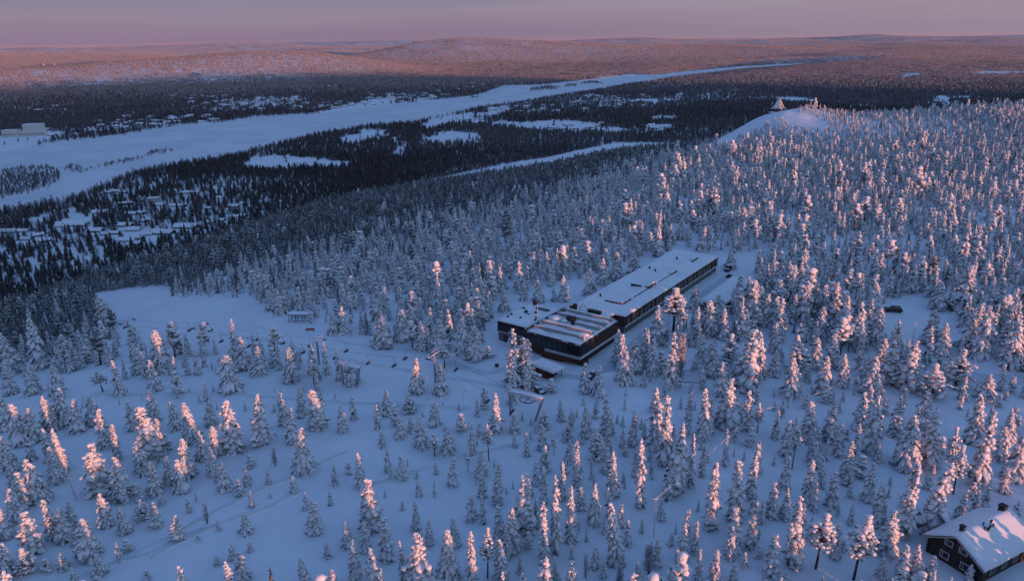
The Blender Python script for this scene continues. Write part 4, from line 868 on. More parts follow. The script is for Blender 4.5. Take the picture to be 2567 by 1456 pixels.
def hot(u, v, z=0): return (HOT[0] + u * HU[0] - v * HU[1], HOT[1] + u * HU[1] + v * HU[0], z)
for u in range(0, 106, 7):
    for v in (4, 12): AVOID.append((*hot(u, v)[:2], 11.0))
for v in (22, 28): AVOID.append((*hot(8, v)[:2], 10)); AVOID.append((*hot(17, v)[:2], 10))
for u in range(30, 100, 6): AVOID.append((*hot(u, -3)[:2], 7.0))
# garage
def build_garage():
    t = thing('garage', hot(61.5, -17.2), 'low flat garage with thick snow roof beside the long wing', 'garage', rz=math.atan2(HU[1], HU[0]))
    mb = MB(); mb.box(.5, 32, .5, 8.2, -1, 2.5); mb.build('wall', M['red_wood'], t)
    mb = MB(); snow_slab(mb, 0, 32.5, 0, 8.7, 2.51, .55, 61, prof=lambda x, y: -.05 * (x - 16) * 0, amp=.1); mb.build('roof', M['roofsnow'], t, True)
    for k in range(3): mb = MB(); mb.box(.42, .49, .9 + k * 2.45, 3.0 + k * 2.45, -.3, 2.1); mb.build('door', M['brown_wood'], t)
build_garage()
for u in range(60, 98, 6): AVOID.append((*hot(u, -12)[:2], 7.5))
# ------------------------------------------------------------------ log cabin in the lower corner
def build_cabin():
    t = thing('log_cabin', (72.35, 100.05, .75), 'dark log cabin with snowy gable roof and white-framed windows', 'cabin', rz=math.atan2(.458, .888))
    L, Wd, e, rg = 15.0, 4.45, 3.0, 6.25
    z_at = lambda y: rg - (rg - e) * abs(y) / 5.15
    m = MB(); vs = []
    for x in (.75, L - .6):
        vs += [(x, -Wd, -1), (x, Wd, -1), (x, Wd, z_at(Wd) - .12), (x, 0, rg - .12), (x, -Wd, z_at(Wd) - .12)]
    m.add(vs, [(0, 4, 3, 2, 1), (5, 6, 7, 8, 9), (0, 5, 9, 4), (1, 2, 7, 6), (2, 3, 8, 7), (3, 4, 9, 8)], 0)
    for k in range(14):                                              # logs
        z = -.05 + k * .30
        for s in (-1, 1):
            if z < z_at(Wd) - .3: m.tube([(.4, s * Wd, z), (L - .3, s * Wd, z)], .13, 6)
    for k in range(18):
        z = -.05 + k * .30; y = min(Wd + .3, max(0, 5.15 * (rg - .3 - z) / (rg - e)))
        if y > .3: m.tube([(.75, -y, z + .15), (.75, y, z + .15)], .13, 6)
    m.build('wall', M['dark_wood'], t)
    m = MB()
    for s in (-1, 1):
        p = [(0, 0, rg), (0, s * 5.2, e), (L, s * 5.2, e), (L, 0, rg)]; th = .2
        vs = p + [(a, b, c + th) for a, b, c in p]; m.add(vs, [(0, 1, 2, 3)[::s], (4, 5, 6, 7)[::-s], (0, 4, 5, 1)[::s], (1, 5, 6, 2)[::s], (2, 6, 7, 3)[::s]], 0)
    r_ = m.build('roof', M['dark_wood'], t)
    m = MB(); snow_slab(m, -.12, L + .1, -5.35, 5.35, .2, .5, 71, nx=26, ny=22, prof=lambda x, y: rg - (rg - e) * math.sqrt(y * y + .12) / 5.2 + .02, amp=.06); m.build('roof_snow', M['roofsnow'], r_, True)
    m = MB()
    for s in (-1, 1): m.add([(-.06, 0, rg - .28), (-.06, s * 5.2, e - .28), (-.06, s * 5.2, e - .02), (-.06, 0, rg - .02), (-.01, 0, rg - .28), (-.01, s * 5.2, e - .28), (-.01, s * 5.2, e - .02), (-.01, 0, rg - .02)], [(0, 1, 2, 3)[::-s], (4, 5, 6, 7)[::s], (3, 2, 6, 7)[::s], (0, 4, 5, 1)[::s]], 0)
    m.build('bargeboard', M['trim'], r_)
    def win(y0, y1, z0, z1):
        m = MB(); d = .16
        for b in ((y0, y0 + d, z0, z1), (y1 - d, y1, z0, z1), (y0 + d, y1 - d, z0, z0 + d), (y0 + d, y1 - d, z1 - d, z1), ((y0 + y1) / 2 + .25, (y0 + y1) / 2 + .36, z0 + d, z1 - d)): m.box(.50, .60, *b)
        f = m.build('window', M['trim'], t); m = MB(); m.box(.56, .64, y0 + d, y1 - d, z0 + d, z1 - d); m.build('pane', M['glass'], f)
    win(.75, 2.35, .75, 2.15); win(-2.75, -1.15, .75, 2.15); win(.5, 1.95, 3.45, 4.6); win(-1.95, -.5, 3.45, 4.6)
    for x, y, h, a in ((1.9, .35, 1.5, .32), (13.4, .5, 1.5, .5)):
        m = MB(); z = rg + .3; m.box(x - a, x + a, y - a, y + a, z - .8, z + h * .6); m.box(x - a - .1, x + a + .1, y - a - .1, y + a + .1, z + h * .6, z + h * .6 + .15); m.build('chimney', M['black'], r_)
    rr = random.Random(4)
    for k in range(9):
        x, y = 7.1 + rr.uniform(-1.5, 1.5), -.9 + rr.uniform(-.55, .45); z = rg - (rg - e) * abs(y) / 5.2 + .3
        m = MB(); m.tube([(x, y, z), (x, y, z + .85)], .09, 7); m.tube([(x, y, z + .8), (x, y, z + 1.0)], .15, 7); m.build('vent_pipe', M['black'], r_)
    for k, (x, w_) in enumerate(((3.0, 1.4), (6.2, 1.4), (9.4, 1.4))):
        m = MB(); m.box(x, x + w_, -Wd - .22, -Wd - .13, .8, 2.1); f = m.build('window', M['trim'], t); m = MB(); m.box(x + .15, x + w_ - .15, -Wd - .25, -Wd - .225, .95, 1.95); m.build('pane', M['glass'], f)
    m = MB(); m.box(11.6, 12.6, -Wd - .24, -Wd - .13, -.1, 2.1); m.build('door', M['brown_wood'], t)
build_cabin()
for u in (-2, 1, 5, 9, 13):
    AVOID.append((72.35 + u * .888, 100.05 + u * .458, 6.4)); AVOID.append((74.6 + u * .888, 95.7 + u * .458, 5.0)); AVOID.append((76.0 + u * .888, 92.5 + u * .458, 3.5))
# ------------------------------------------------------------------ red hut below the hotel
def build_hut():
    t = thing('red_hut', (9.3, 175.6, 0), 'small red-walled hut under a thick cushion of snow', 'hut', rz=math.atan2(.69, -.72))
    m = MB(); m.box(0, 5.6, -3.6, 0, -1, 2.35); m.build('wall', M['red_wood'], t)
    m = MB()
    for (x, y) in ((-1.7, -.3), (-1.7, -3.4)): m.tube([(x, y, -.5), (x, y, 2.4)], .1, 6)
    m.build('porch_post', M['dark_wood'], t)
    m = MB(); m.box(-2.1, 6.0, -4.0, .5, 2.36, 2.5); r_ = m.build('roof', M['dark_wood'], t)
    m = MB(); snow_slab(m, -2.3, 6.2, -4.2, .75, 2.51, .75, 81, nx=14, ny=9, amp=.14, prof=lambda x, y: .12 * y * 0); m.build('roof_snow', M['roofsnow'], r_, True)
    m = MB(); m.box(-.06, -.01, -2.6, -1.5, -.1, 2.0); m.build('door', M['black'], t)
build_hut(); AVOID.append((8.3, 179, 5.5))
def place_box_on_snow(name, px, py, sx, sy, sz, m, label, cat, rz=.3, capth=.12):
    g = ground(px, py); t = thing(name, g, label, cat, rz=rz); a = MB(); a.box(-sx, sx, -sy, sy, -.3, sz); a.build('body', m, t); a = MB(); snow_slab(a, -sx - .05, sx + .05, -sy - .05, sy + .05, sz, capth, 5, nx=4, ny=4); a.build('snow_cap', M['roofsnow'], t, True); return t
place_box_on_snow('litter_bin', 496.8, 366, .42, .42, 1.1, M['black'], 'black litter bin alone on the snow by the lift', 'bin')
# ------------------------------------------------------------------ cars
def car(g, rz, label, paint, snow=0.0, sc=1.0, van=False):
    t = thing('parked_car', g, label, 'car', rz=rz); t.scale = (sc, sc, sc)
    m = MB(); prof = [(-2.3, .45, .72), (-2.25, .40, .95), (-1.4, .35, 1.02), (1.0, .35, 1.05), (2.2, .40, .98), (2.35, .45, .7)]
    vs = []; fs = []
    for x, zl, zh in prof: vs += [(x, -.88, zl), (x, -.90, zh - .1), (x, -.80, zh), (x, .80, zh), (x, .90, zh - .1), (x, .88, zl)]
    for i in range(len(prof) - 1):
        for k in range(6): fs.append((i * 6 + k, (i + 1) * 6 + k, (i + 1) * 6 + (k + 1) % 6, i * 6 + (k + 1) % 6))
    fs += [(0, 1, 2, 3, 4, 5), tuple(30 + k for k in (5, 4, 3, 2, 1, 0))]; m.add(vs, fs, 0); m.build('body', paint, t)
    zt = 1.95 if van else 1.55; c = [(-.95, .8, 1.03), (-.35, .66, zt), (1.7, .66, zt), (2.15, .8, 1.0)] if not van else [(-1.6, .8, 1.03), (-1.1, .7, zt), (2.0, .72, zt), (2.25, .8, 1.0)]
    vs = [(x, s * y, z) for x, y, z in c for s in (-1, 1)]
    m = MB(); m.add(vs, [(0, 1, 3, 2), (2, 3, 5, 4), (4, 5, 7, 6), (0, 2, 4, 6), (1, 7, 5, 3)], 0); cb = m.build('cabin', M['glass'], t)
    m = MB(); m.box(c[1][0] - .1, c[2][0] + .05, -.68, .68, zt + .004, zt + .06); m.build('roof', paint, cb)
    for x in (-1.45, 1.45):
        for s in (-1, 1):
            m = MB(); m.tube([(x, s * .72, .33), (x, s * .92, .33)], .34, 12); m.build('wheel', M['tyre'], t)
    if snow:
        m = MB(); snow_slab(m, c[1][0] - .1, c[2][0], -.62, .62, zt + .06, snow, 7, nx=6, ny=4); snow_slab(m, -2.2, -1.0, -.75, .75, 1.0, snow * .7, 8, nx=4, ny=4); m.build('snow_cover', M['roofsnow'], t, True)
car(ground(893, 311), -.25, 'dark green car alone in the snowy clearing', M['carpaint'], sc=1.15)
car(ground(592, 376.5), .9, 'dark car half hidden by two spruces below the hotel', M['carblack'], .1)
car(hot(108, -2, 0), math.atan2(HU[1], HU[0]) + .1, 'black van with snow on it at the far end of the long wing', M['carblack'], .2, 1.1, True)
car(ground(538.5, 392), 2.2, 'dark vehicle parked under the upper lift station', M['carblack'], .12, .9)
car(hot(99, -6.5, 0), math.atan2(HU[1], HU[0]) + 1.5, 'small black car between the long wing and the garage', M['carblack'], 0, .8)
# ------------------------------------------------------------------ chairlift
LT = [(ground(131.3, 342.3), 8.6), (ground(202.8, 342.8), 6.6), (ground(319.3, 363.6), 7.2), (np.array([-20.5, 174.5, 0.0]), 8.2)]
ldir = np.array([.87, -.49, 0]); lperp = np.array([.49, .87, 0])
def pylon(b, h, label, bare):
    t = thing('lift_pylon', (b[0], b[1], b[2] - .3), label, 'lift pylon', 'chairlift pylons', math.atan2(ldir[1], ldir[0]))
    m = MB(); m.tube([(0, 0, -.6), (0, 0, h)], [.34, .26], 10); m.build('mast', M['metal'], t)
    m = MB(); m.box(-.14, .14, -2.8, 2.8, h + .05, h + .3); m.box(-.1, .1, -.1, .1, h - .2, h + .05)
    m.build('crossarm', M['rimed_metal'], t)
    m = MB(); m.tube([(0, -2.5, h + 1.1), (0, 2.5, h + 1.1)], .06, 5); m.tube([(0, -2.5, h + .3), (0, -2.5, h + 1.1)], .05, 5); m.tube([(0, 2.5, h + .3), (0, 2.5, h + 1.1)], .05, 5); m.build('lifting_frame', M['rimed_metal'], t)
    for s in (-1, 1):
        m = MB(); m.box(-.9, .9, s * 2.6 - .07, s * 2.6 + .07, h - .32, h - .06)
        for q in (-.7, -.25, .25, .7): m.tube([(q, s * 2.6 - .12, h - .36), (q, s * 2.6 + .12, h - .36)], .13, 8)
        m.build('sheave', M['steel_dark'], t)
pylon(*LT[0], 'lift pylon at the lower end of the line by the dark spruces', 0); pylon(*LT[1], 'lift pylon standing clear in the middle of the white piste', 0)
pylon(*LT[2], 'lift pylon with pink-lit crossarm beside a slim lamp post', 0); pylon(*LT[3], 'lift pylon hemmed in by big snowy spruces', 0)
def station(a, b, h, legdx, label, posts):
    """catwalk beam on a straight post and a raking one"""
    d = (b - a); L = math.hypot(d[0], d[1]); rz = math.atan2(d[1], d[0]); g = float(hz(np.array([a[0]]), np.array([a[1]]))[0])
    t = thing('lift_station', (a[0], a[1], g), label, 'lift station', rz=rz)
    m = MB(); m.tube([(.3, 0, -.8), (.3, 0, h - .1)], [.3, .26], 8); m.build('post', M['metal'], t)
    m = MB(); m.tube([(L * .72, .3, -.8), (L * .98, 0, h - .3)], [.34, .28], 8); m.build('raking_post', M['metal'], t)
    m = MB(); m.box(0, L, -.7, -.5, h - .3, h + .1); m.box(0, L, .5, .7, h - .3, h + .1); n = 9
    for k in range(n): x = L * k / n; m.tube([(x, -.6, h - .8), (x + L / n / 2, -.6, h - .25)], .05, 4); m.tube([(x + L / n / 2, -.6, h - .25), (x + L / n, -.6, h - .8)], .05, 4)
    m.box(0, L, -.66, -.54, h - .95, h - .8); m.box(-.1, L + .1, -.8, .8, h + .1, h + .2); bm = m.build('beam', M['rimed_metal'], t)
    m = MB(); snow_slab(m, -.1, L + .1, -.8, .8, h + .2, .25, 9, ny=3); m.build('beam_snow', M['roofsnow'], bm, True)
    for k in range(posts): x = L * (k + .3) / posts; m = MB(); m.tube([(x, .75, h + .2), (x, .75, h + 1.5)], .06, 5); m.build('rail_post', M['rimed_metal'], t)
    m = MB(); c = (L * .55, 0, h - 1.2); m.tube([(c[0] + 1.9 * math.cos(q), 1.9 * math.sin(q), c[2]) for q in np.linspace(0, 6.283, 22)], .12, 5); m.tube([(c[0] - 1.9, 0, c[2]), (c[0] + 1.9, 0, c[2])], .08, 5); m.tube([(c[0], -1.9, c[2]), (c[0], 1.9, c[2])], .08, 5); m.tube([(c[0], 0, c[2]), (c[0], 0, h)], .2, 6); m.build('bullwheel', M['black'], t)
    m = MB(); m.box(-.5, .5, -.5, .5, h + .2, h + .9); m.build('drive_box', M['rimed_metal'], t)
station(at(508.9, 389.5, 6.6), at(543.5, 397.5, 6.6), 6.6, 0, 'upper lift station with snow-covered catwalk on a pink-lit post', 5)
station(at(340.5, 362.5, 4.6), at(359.5, 367.5, 4.6), 6.2, 0, 'rusty lift end frame on a leaning leg out on the piste', 6)
ends = [np.array([-175., 252., 0])]; tops = []
E0 = LT[0][0] + (LT[0][0] - LT[1][0]) * 1.6; tops = [np.array([E0[0], E0[1], float(hz(np.array([E0[0]]), np.array([E0[1]]))[0]) + 7])] + [b + [0, 0, h - .25] for b, h in LT] + [np.array([2.0, 153.5, 5.4])]
cabs = []
for s in (-1, 1):
    pts = []
    for a, b in zip(tops[:-1], tops[1:]):
        for q in np.linspace(0, 1, 9)[:-1]: pts.append(a + (b - a) * q + lperp * s * 2.6 - np.array([0, 0, 1.0]) * 4 * q * (1 - q) * .9)
    pts.append(tops[-1] + lperp * s * 1.9); cabs.append(pts)
    m = MB(); m.tube(pts, .028, 4); o = m.build('haul_rope', M['steel_dark']); tag(o, 'thin lift rope %s running across the piste' % ('nearer the trees,' if s < 0 else 'nearer the open upper slope,'), 'lift rope', 'lift ropes')
def chair_meshes():
    m = MB(); m.tube([(0, 0, .1), (0, .05, -.5), (.06, .25, -1.3), (.06, .25, -2.0), (0, 0, -2.3)], .045, 5); hang = m.mesh('hanger', [M['steel_dark']])
    m = MB(); m.box(-.35, .3, -.75, .75, -2.82, -2.74); seat = m.mesh('seat', [M['steel_dark']]); m = MB(); m.box(.28, .36, -.75, .75, -2.75, -2.05); back = m.mesh('backrest', [M['steel_dark']])
    m = MB(); m.tube([(0, -.7, -2.3), (0, .7, -2.3)], .05, 5); m.tube([(0, -.7, -2.3), (.1, -.72, -2.8)], .05, 5); m.tube([(0, .7, -2.3), (.1, .72, -2.8)], .05, 5); fr_ = m.mesh('frame', [M['steel_dark']])
    return hang, seat, back, fr_
CH = chair_meshes()
chair_px = {1: [123, 168, 188, 209.5, 232, 256, 282, 309, 345, 404, 455], -1: [132, 154, 175, 197, 220, 247, 273, 302, 334, 367, 393, 437, 487, 512]}
od = ['first', 'second', 'third', 'fourth', 'fifth', 'sixth', 'seventh', 'eighth', 'ninth', 'tenth', 'eleventh', 'twelfth', 'thirteenth', 'fourteenth']
for s, xs in chair_px.items():
    P = np.array(cabs[0 if s < 0 else 1]); dense = np.vstack([P[i] + (P[i + 1] - P[i]) * q for i in range(len(P) - 1) for q in np.linspace(0, 1, 20)[:-1, None]]); u, _v = pix(dense)
    for k, x in enumerate(xs):
        b = dense[int(np.argmin(np.abs(u - x)))]
        t = thing('lift_chair', b, 'dark empty lift chair, %s from the valley end on the %s rope' % (od[k], 'tree-side' if s < 0 else 'slope-side'), 'lift chair', 'empty chairs on the chairlift', math.atan2(ldir[1], ldir[0]))
        for me in CH: o = bpy.data.objects.new(me.name, me); C.objects.link(o); o.parent = t
# ------------------------------------------------------------------ posts, lamps, shelter, bench
def post(name, px, py, h, label, cat, m='rimed_metal', r0=.07, lean=(0, 0), lamp=False, group=None):
    g = ground(px, py); t = thing(name, g, label, cat, group); a = MB(); a.tube([(0, 0, -.4), (lean[0], lean[1], h)], [r0, r0 * .7], 7); a.build('pole', M[m], t)
    if lamp: a = MB(); a.box(-.1, .9, -.14, .14, h - .02, h + .14); a.build('lamp_head', M['rimed_metal'], t)
    return t
post('lamp_post', 327, 369.6, 7.0, 'slim lamp post with frosted head beside the pink-lit pylon', 'lamp post', lamp=True, group='lamp posts on the slope')
post('lamp_post', 142, 346, 5.5, 'slim lamp post near the lowest pylon above the bushes', 'lamp post', lamp=True, group='lamp posts on the slope')
post('lamp_post', 428, 398, 6.0, 'slim frosted lamp post between the two big spruces and the crooked pine', 'lamp post', lamp=True, group='lamp posts on the slope')
post('lamp_post', 464, 411, 5.5, 'slim frosted lamp post on the open snow below the upper station', 'lamp post', lamp=True, group='lamp posts on the slope')
post('snow_pole', 179.7, 340.5, 4.2, 'dark leaning marker pole beside the middle pylon', 'pole', 'bark', .07, (-.9, 0))
for k, (x, l) in enumerate(((668.4, 'flagpole closest to the hotel wing'), (673, 'middle flagpole'), (680, 'flagpole closest to the garage'))):
    post('flagpole', x, 329 - k * .3, 6.0, 'bare white %s under the big pine' % l, 'flagpole', 'rimed_metal', .06, group='bare flagpoles beside the hotel')
def build_shelter():
    g = ground(300.5, 320.5); t = thing('slope_shelter', g, 'open wooden shelter with flat snowy roof at the piste edge', 'shelter', rz=-.05)
    m = MB()
    m.box(-3.9, 3.9, -1.3, 1.3, 2.6, 2.8); r_ = m.build('roof', M['dark_wood'], t); m = MB(); snow_slab(m, -4, 4, -1.4, 1.4, 2.81, .45, 91, ny=5); m.build('roof_snow', M['roofsnow'], r_, True)
    for x in (-3.5, -1.2, 1.2, 3.5):
        for y in (-1.1, 1.1): m = MB(); m.tube([(x, y, -.6), (x, y, 2.6)], .11, 6); m.build('post', M['dark_wood'], t)
    m = MB(); m.box(-3.6, 3.6, 1.05, 1.15, .7, .95); m.box(-3.6, 3.6, 1.05, 1.15, 1.3, 1.5); m.build('rail', M['dark_wood'], t)
build_shelter(); AVOID.append((*ground(300.5, 320.5)[:2], 5))
def build_barrier():
    g = ground(310.3, 330.5); t = thing('red_barrier', g, 'low red barrier lying across the snow near the pink-lit pylon', 'barrier', rz=.08); m = MB(); m.box(-1.4, 1.4, -.08, .08, .35, .95); m.build('panel', M['redpaint'], t)
    for x in (-1.1, 1.1): m = MB(); m.box(x - .05, x + .05, -.3, .3, -.2, .35); m.build('foot', M['black'], t)
build_barrier()
def build_sign():
    g = ground(207.5, 343.0); t = thing('piste_sign', g, 'small blue board on posts beside the middle pylon', 'sign', rz=-.2); m = MB(); m.box(-.75, .75, -.04, .04, .7, 1.7); m.build('board', mat('blue_board', (.05, .10, .24), .6), t)
    for x in (-.6, .6): m = MB(); m.tube([(x, .08, -.3), (x, .08, 1.6)], .05, 6); m.build('post', M['metal'], t)
build_sign()
def snag(px, py, h, lean, label, n, seed, r0=.16):
    g = ground(px, py); t = thing('dead_tree', g, label, 'dead tree'); rr = random.Random(seed); m = MB(); m.tube([(0, 0, -.5), (lean[0] * .5, lean[1] * .5, h * .5), (lean[0], lean[1], h)], [r0, r0 * .75, .04], 7); m.build('trunk', M['rimed_metal'], t); m = MB()
    for k in range(n):
        z = h * rr.uniform(.2, .95); a = rr.random() * 6.28; l = rr.uniform(.5, 1.4); m.tube([(lean[0] * z / h, lean[1] * z / h, z), (lean[0] * z / h + math.cos(a) * l, lean[1] * z / h + math.sin(a) * l, z + rr.uniform(-.3, .4))], [.05, .02], 5)
    m.build('branch', M['rimed_metal'], t)
snag(76.6, 499, 6.3, (-.7, 0), 'bare pink-lit dead trunk standing on the open slope', 9, 1); snag(158, 447, 5.0, (-1.4, .2), 'bare grey leaning trunk among dense shaded spruces', 6, 2)
def fallen():
    g = ground(110, 503); t = thing('fallen_tree', g, 'dark fallen tree with snow on its tangled branches', 'fallen tree', rz=-.4); rr = random.Random(3); m = MB(); m.tube([(-3.2, 0, .2), (0, .2, .8), (2.6, -.1, 1.6)], [.2, .16, .08], 7); m.build('trunk', M['bark'], t); m = MB()
    for k in range(34):
        x = rr.uniform(-2.6, 2.6); a = rr.random() * 6.28; l = rr.uniform(.7, 2.0); m.tube([(x, 0, .25 + (x + 3) * .25), (x + math.cos(a) * l * .6, math.sin(a) * l * .6, .5 + l * rr.random()), (x + math.cos(a) * l, math.sin(a) * l, .2 + 1.3 * rr.random())], [.06, .05, .02], 5, 0 if rr.random() < .5 else 1)
    m.build('branch', [M['bark'], M['twig']], t)
fallen()
# power line furred with rime
PB = [ground(653.6, 536.6), at(752, 436, 0), at(833, 409, 0), at(911, 349, 0), at(1015, 376, 0)]
ph = [8.4, 6.5, 6.5, 8.5, 6.8]
for k, (b, h, l) in enumerate(zip(PB, ph, ('thin dark cable pole among frosted birches', 'cable pole hidden between tall slim spruces', 'cable pole in the middle of the dense spruces', 'rimed cable pole sticking up behind a big pink-lit spruce', 'cable pole by the ploughed road bank'))):
    t = thing('cable_pole', b, l, 'pole', 'poles of the rimed cable'); m = MB(); m.tube([(0, 0, -.5), (0, 0, h)], [.11, .08], 7); m.build('shaft', M['rimed_metal'], t); m = MB(); m.box(-.5, .5, -.05, .05, h - .35, h - .22); m.build('crossarm', M['rimed_metal'], t)
tp = [b + [0, 0, h - .2] for b, h in zip(PB, ph)]
for k in range(4):
    a, b = tp[k], tp[k + 1]; m = MB(); m.tube([a + (b - a) * q - np.array([0, 0, 1.]) * 4 * q * (1 - q) * .5 for q in np.linspace(0, 1, 14)], .055 if k != 1 else .10, 5); o = m.build('rimed_cable', M['rimed_metal']); tag(o, 'white rime-coated cable span %s' % ('from the birches up to the slim spruces', 'thickly furred and catching pink light', 'rising towards the tall rimed pole', 'running on to the ploughed road bank')[k], 'cable', 'spans of the rimed cable')
# ------------------------------------------------------------------ summit hut, masts
def zat(x, y): return float(hz(np.array([float(x)]), np.array([float(y)]))[0])
def build_summit():
    x, y = SUMMIT[0] - 1, SUMMIT[1] - 2; t = thing('summit_tower', (x, y, zat(x, y) - .2), 'pointed wooden lookout tower on the bare snowy summit', 'tower', rz=.62)
    W_ = M['brown_wood']; m = MB(); blob(m, (0, 0, -.7), 8.5, 1.5, random.Random(2), 16, 0, 0); m.build('base', M['roofsnow'], t, True)
    for a in (-4.4, -1.5, 1.5, 4.4):
        for b in ((a, -4.4), (-4.4, a)): m = MB(); m.tube([(b[0], b[1], .6), (b[0], b[1], 2.6)], .22, 6); m.build('post', M['dark_wood'], t)
    m = MB(); m.box(-3.9, 3.9, -3.9, 3.9, .6, 2.6); m.build('wall', M['dark_wood'], t)
    m = MB(); m.box(-5.0, 5.0, -5.0, 5.0, 2.6, 2.9)
    for s in (-1, 1): m.box(-5, 5, s * 4.95 - .08, s * 4.95 + .08, 2.9, 3.9); m.box(s * 4.95 - .08, s * 4.95 + .08, -4.85, 4.85, 2.9, 3.9)
    g_ = m.build('gallery', M['tower_boards'], t); 
    for nm, p, w0, z0, w1, z1 in (('lower_roof', 0, 4.6, 3.2, 2.7, 6.2), ('spire', 0, 2.9, 6.0, .25, 13.2)):
        vs = [(s * w0, q * w0, z0) for s, q in ((-1, -1), (1, -1), (1, 1), (-1, 1))] + [(s * w1, q * w1, z1) for s, q in ((-1, -1), (1, -1), (1, 1), (-1, 1))]
        m = MB(); m.add(vs, [(k, (k + 1) % 4, 4 + (k + 1) % 4, 4 + k) for k in range(4)] + [(4, 5, 6, 7)], [0 if k in (0,) else 1 for k in range(4)] + [0]); o = m.build(nm, [M['tower_boards'], M['snow']], t)
    for a in (-.9, .9): m = MB(); m.box(a - .35, a + .35, -3.3, -3.1, 4.4, 5.8); m.build('opening', M['black'], t)
    m = MB(); m.box(-.5, .5, -2.35, -2.1, 7.2, 8.8); m.build('hatch', M['black'], t)
    m = MB()
    for s in (-1, 1): m.tube([(s * -.5, 0, 12.2), (s * .9, .1 * s, 15.4)], .10, 5); m.tube([(.1 * s, s * -.5, 12.2), (0, s * .9, 15.0)], .10, 5)
    m.build('crossed_poles', W_, t); m = MB(); m.tube([(-5.2, -4.8, -.6), (-3.6, -3.9, 4.0)], .12, 5); m.tube([(-4.6, -5.2, -.6), (-3.0, -4.3, 4.0)], .12, 5); m.build('ladder', M['rimed_metal'], t)
build_summit()
def spost(dx, dy, h, label, head):
    x, y = SUMMIT[0] + dx, SUMMIT[1] + dy; t = thing('summit_mast', (x, y, zat(x, y)), label, 'mast', 'masts on the summit'); m = MB(); m.tube([(0, 0, -.5), (0, 0, h)], [.2, .14], 6); m.build('pole', M['rimed_metal'], t)
    if head: m = MB(); m.box(-.9, .9, -.4, .4, h, h + .7); m.build('lamp_head', M['rimed_metal'], t); m = MB(); m.box(-1.7, -.5, -.5, .5, -.3, 2.0); m.build('cabinet', M['black'], t)
spost(29, -3, 7.0, 'white mast with lamp head on the summit edge', True); spost(-6.5, 1, 10.5, 'thin white mast close beside the summit tower', False); spost(-13, 2, 6.0, 'short thin mast by the summit fence', False); spost(-43, -2, 6.5, 'lone thin mast down the summit flank', False)
def fence():
    x, y = SUMMIT[0] - 11, SUMMIT[1] - 1; t = thing('summit_fence', (x, y, zat(x, y)), 'snowy wooden fence beside the summit tower', 'fence'); m = MB(); m.box(-5, 5, -.08, .08, .9, 1.1); m.box(-5, 5, -.08, .08, .4, .6); m.build('rail', M['brown_wood'], t)
    for k in range(6): m = MB(); m.box(-5 + k * 2 - .1, -5 + k * 2 + .1, -.2, -.09, -1, 1.3); m.build('post', M['brown_wood'], t)
fence()
def far_at(px, py):
    g = ground(px, py); return g
def lattice(px, py, h, w, label, name='radio_mast', cat='mast'):
    g = ground(px, py); t = thing(name, g, label, cat); m = MB(); n = 8
    for a, b in ((-1, -1), (1, -1), (0, 1)): m.tube([(a * w, b * w, -4), (a * w * .3, b * w * .3, h)], .35, 4)
    for k in range(n): z = h * k / n; s = w * (1 - .7 * k / n); m.tube([(-s, -s, z), (s, -s, z + h / n)], .25, 4); m.tube([(s, -s, z), (0, s, z + h / n)], .25, 4)
    m.build('lattice', M['rimed_metal'], t); return t
lattice(411, 45.5, 44, 2.2, 'tall thin radio mast on the far sunlit hill'); lattice(269, 57.2, 26, 1.6, 'small mast on the crest of the pink ridge')
lattice(276, 57.4, 20, 1.4, 'shorter second mast on the crest of the pink ridge')
def stack():
    g = ground(235.3, 87.0); t = thing('factory_chimney', g, 'tall dark factory chimney with a smoke plume across the river', 'chimney'); m = MB(); m.tube([(0, 0, -3), (0, 0, 44)], [3.2, 2.2], 12); m.build('shaft', M['dark_wood'], t); m = MB(); m.tube([(0, 0, 43), (0, 0, 46)], [2.5, 2.5], 12); m.build('rim', M['pale'], t)
    m = MB(); rr = random.Random(5)
    for k in range(26): q = k / 25; blob(m, (2 + 95 * q + rr.uniform(-3, 3), rr.uniform(-6, 6) * (.3 + q), 49 + 20 * q ** .8 + rr.uniform(-2, 2)), 4 + 9 * q, 3 + 5 * q, rr, 9, 0, 0)
    sm = bpy.data.materials.new('smoke'); sm.use_nodes = True; sm.node_tree.nodes.clear(); pv = N(sm.node_tree, 'ShaderNodeVolumePrincipled'); pv.inputs['Color'].default_value = (.9, .9, .92, 1); pv.inputs['Density'].default_value = .03; o_ = N(sm.node_tree, 'ShaderNodeOutputMaterial'); sm.node_tree.links.new(pv.outputs[0], o_.inputs['Volume'])
    o = m.build('smoke_plume', sm); o.location = g; tag(o, kind='stuff')
stack()
for (px, py, l) in ((44, 66.5, 'pale ski-jump tower on the pink hillside, the lower of two'), (54.5, 66, 'pale ski-jump tower on the pink hillside, the slightly taller one')):
    g = ground(px, py); t = thing('ski_jump_tower', g, l, 'tower', 'ski-jump towers on the far hill'); m = MB(); m.add([(-7, -5, -3), (7, -5, -3), (7, 5, -3), (-7, 5, -3), (-3, -3, 20), (3, -3, 20), (3, 3, 20), (-3, 3, 20)], [(0, 1, 5, 4), (1, 2, 6, 5), (2, 3, 7, 6), (3, 0, 4, 7), (4, 5, 6, 7)], 0); m.build('shaft', M['cream'], t); m = MB(); m.box(-5, 5, -4, 4, 20, 24); m.build('head', M['cream'], t)
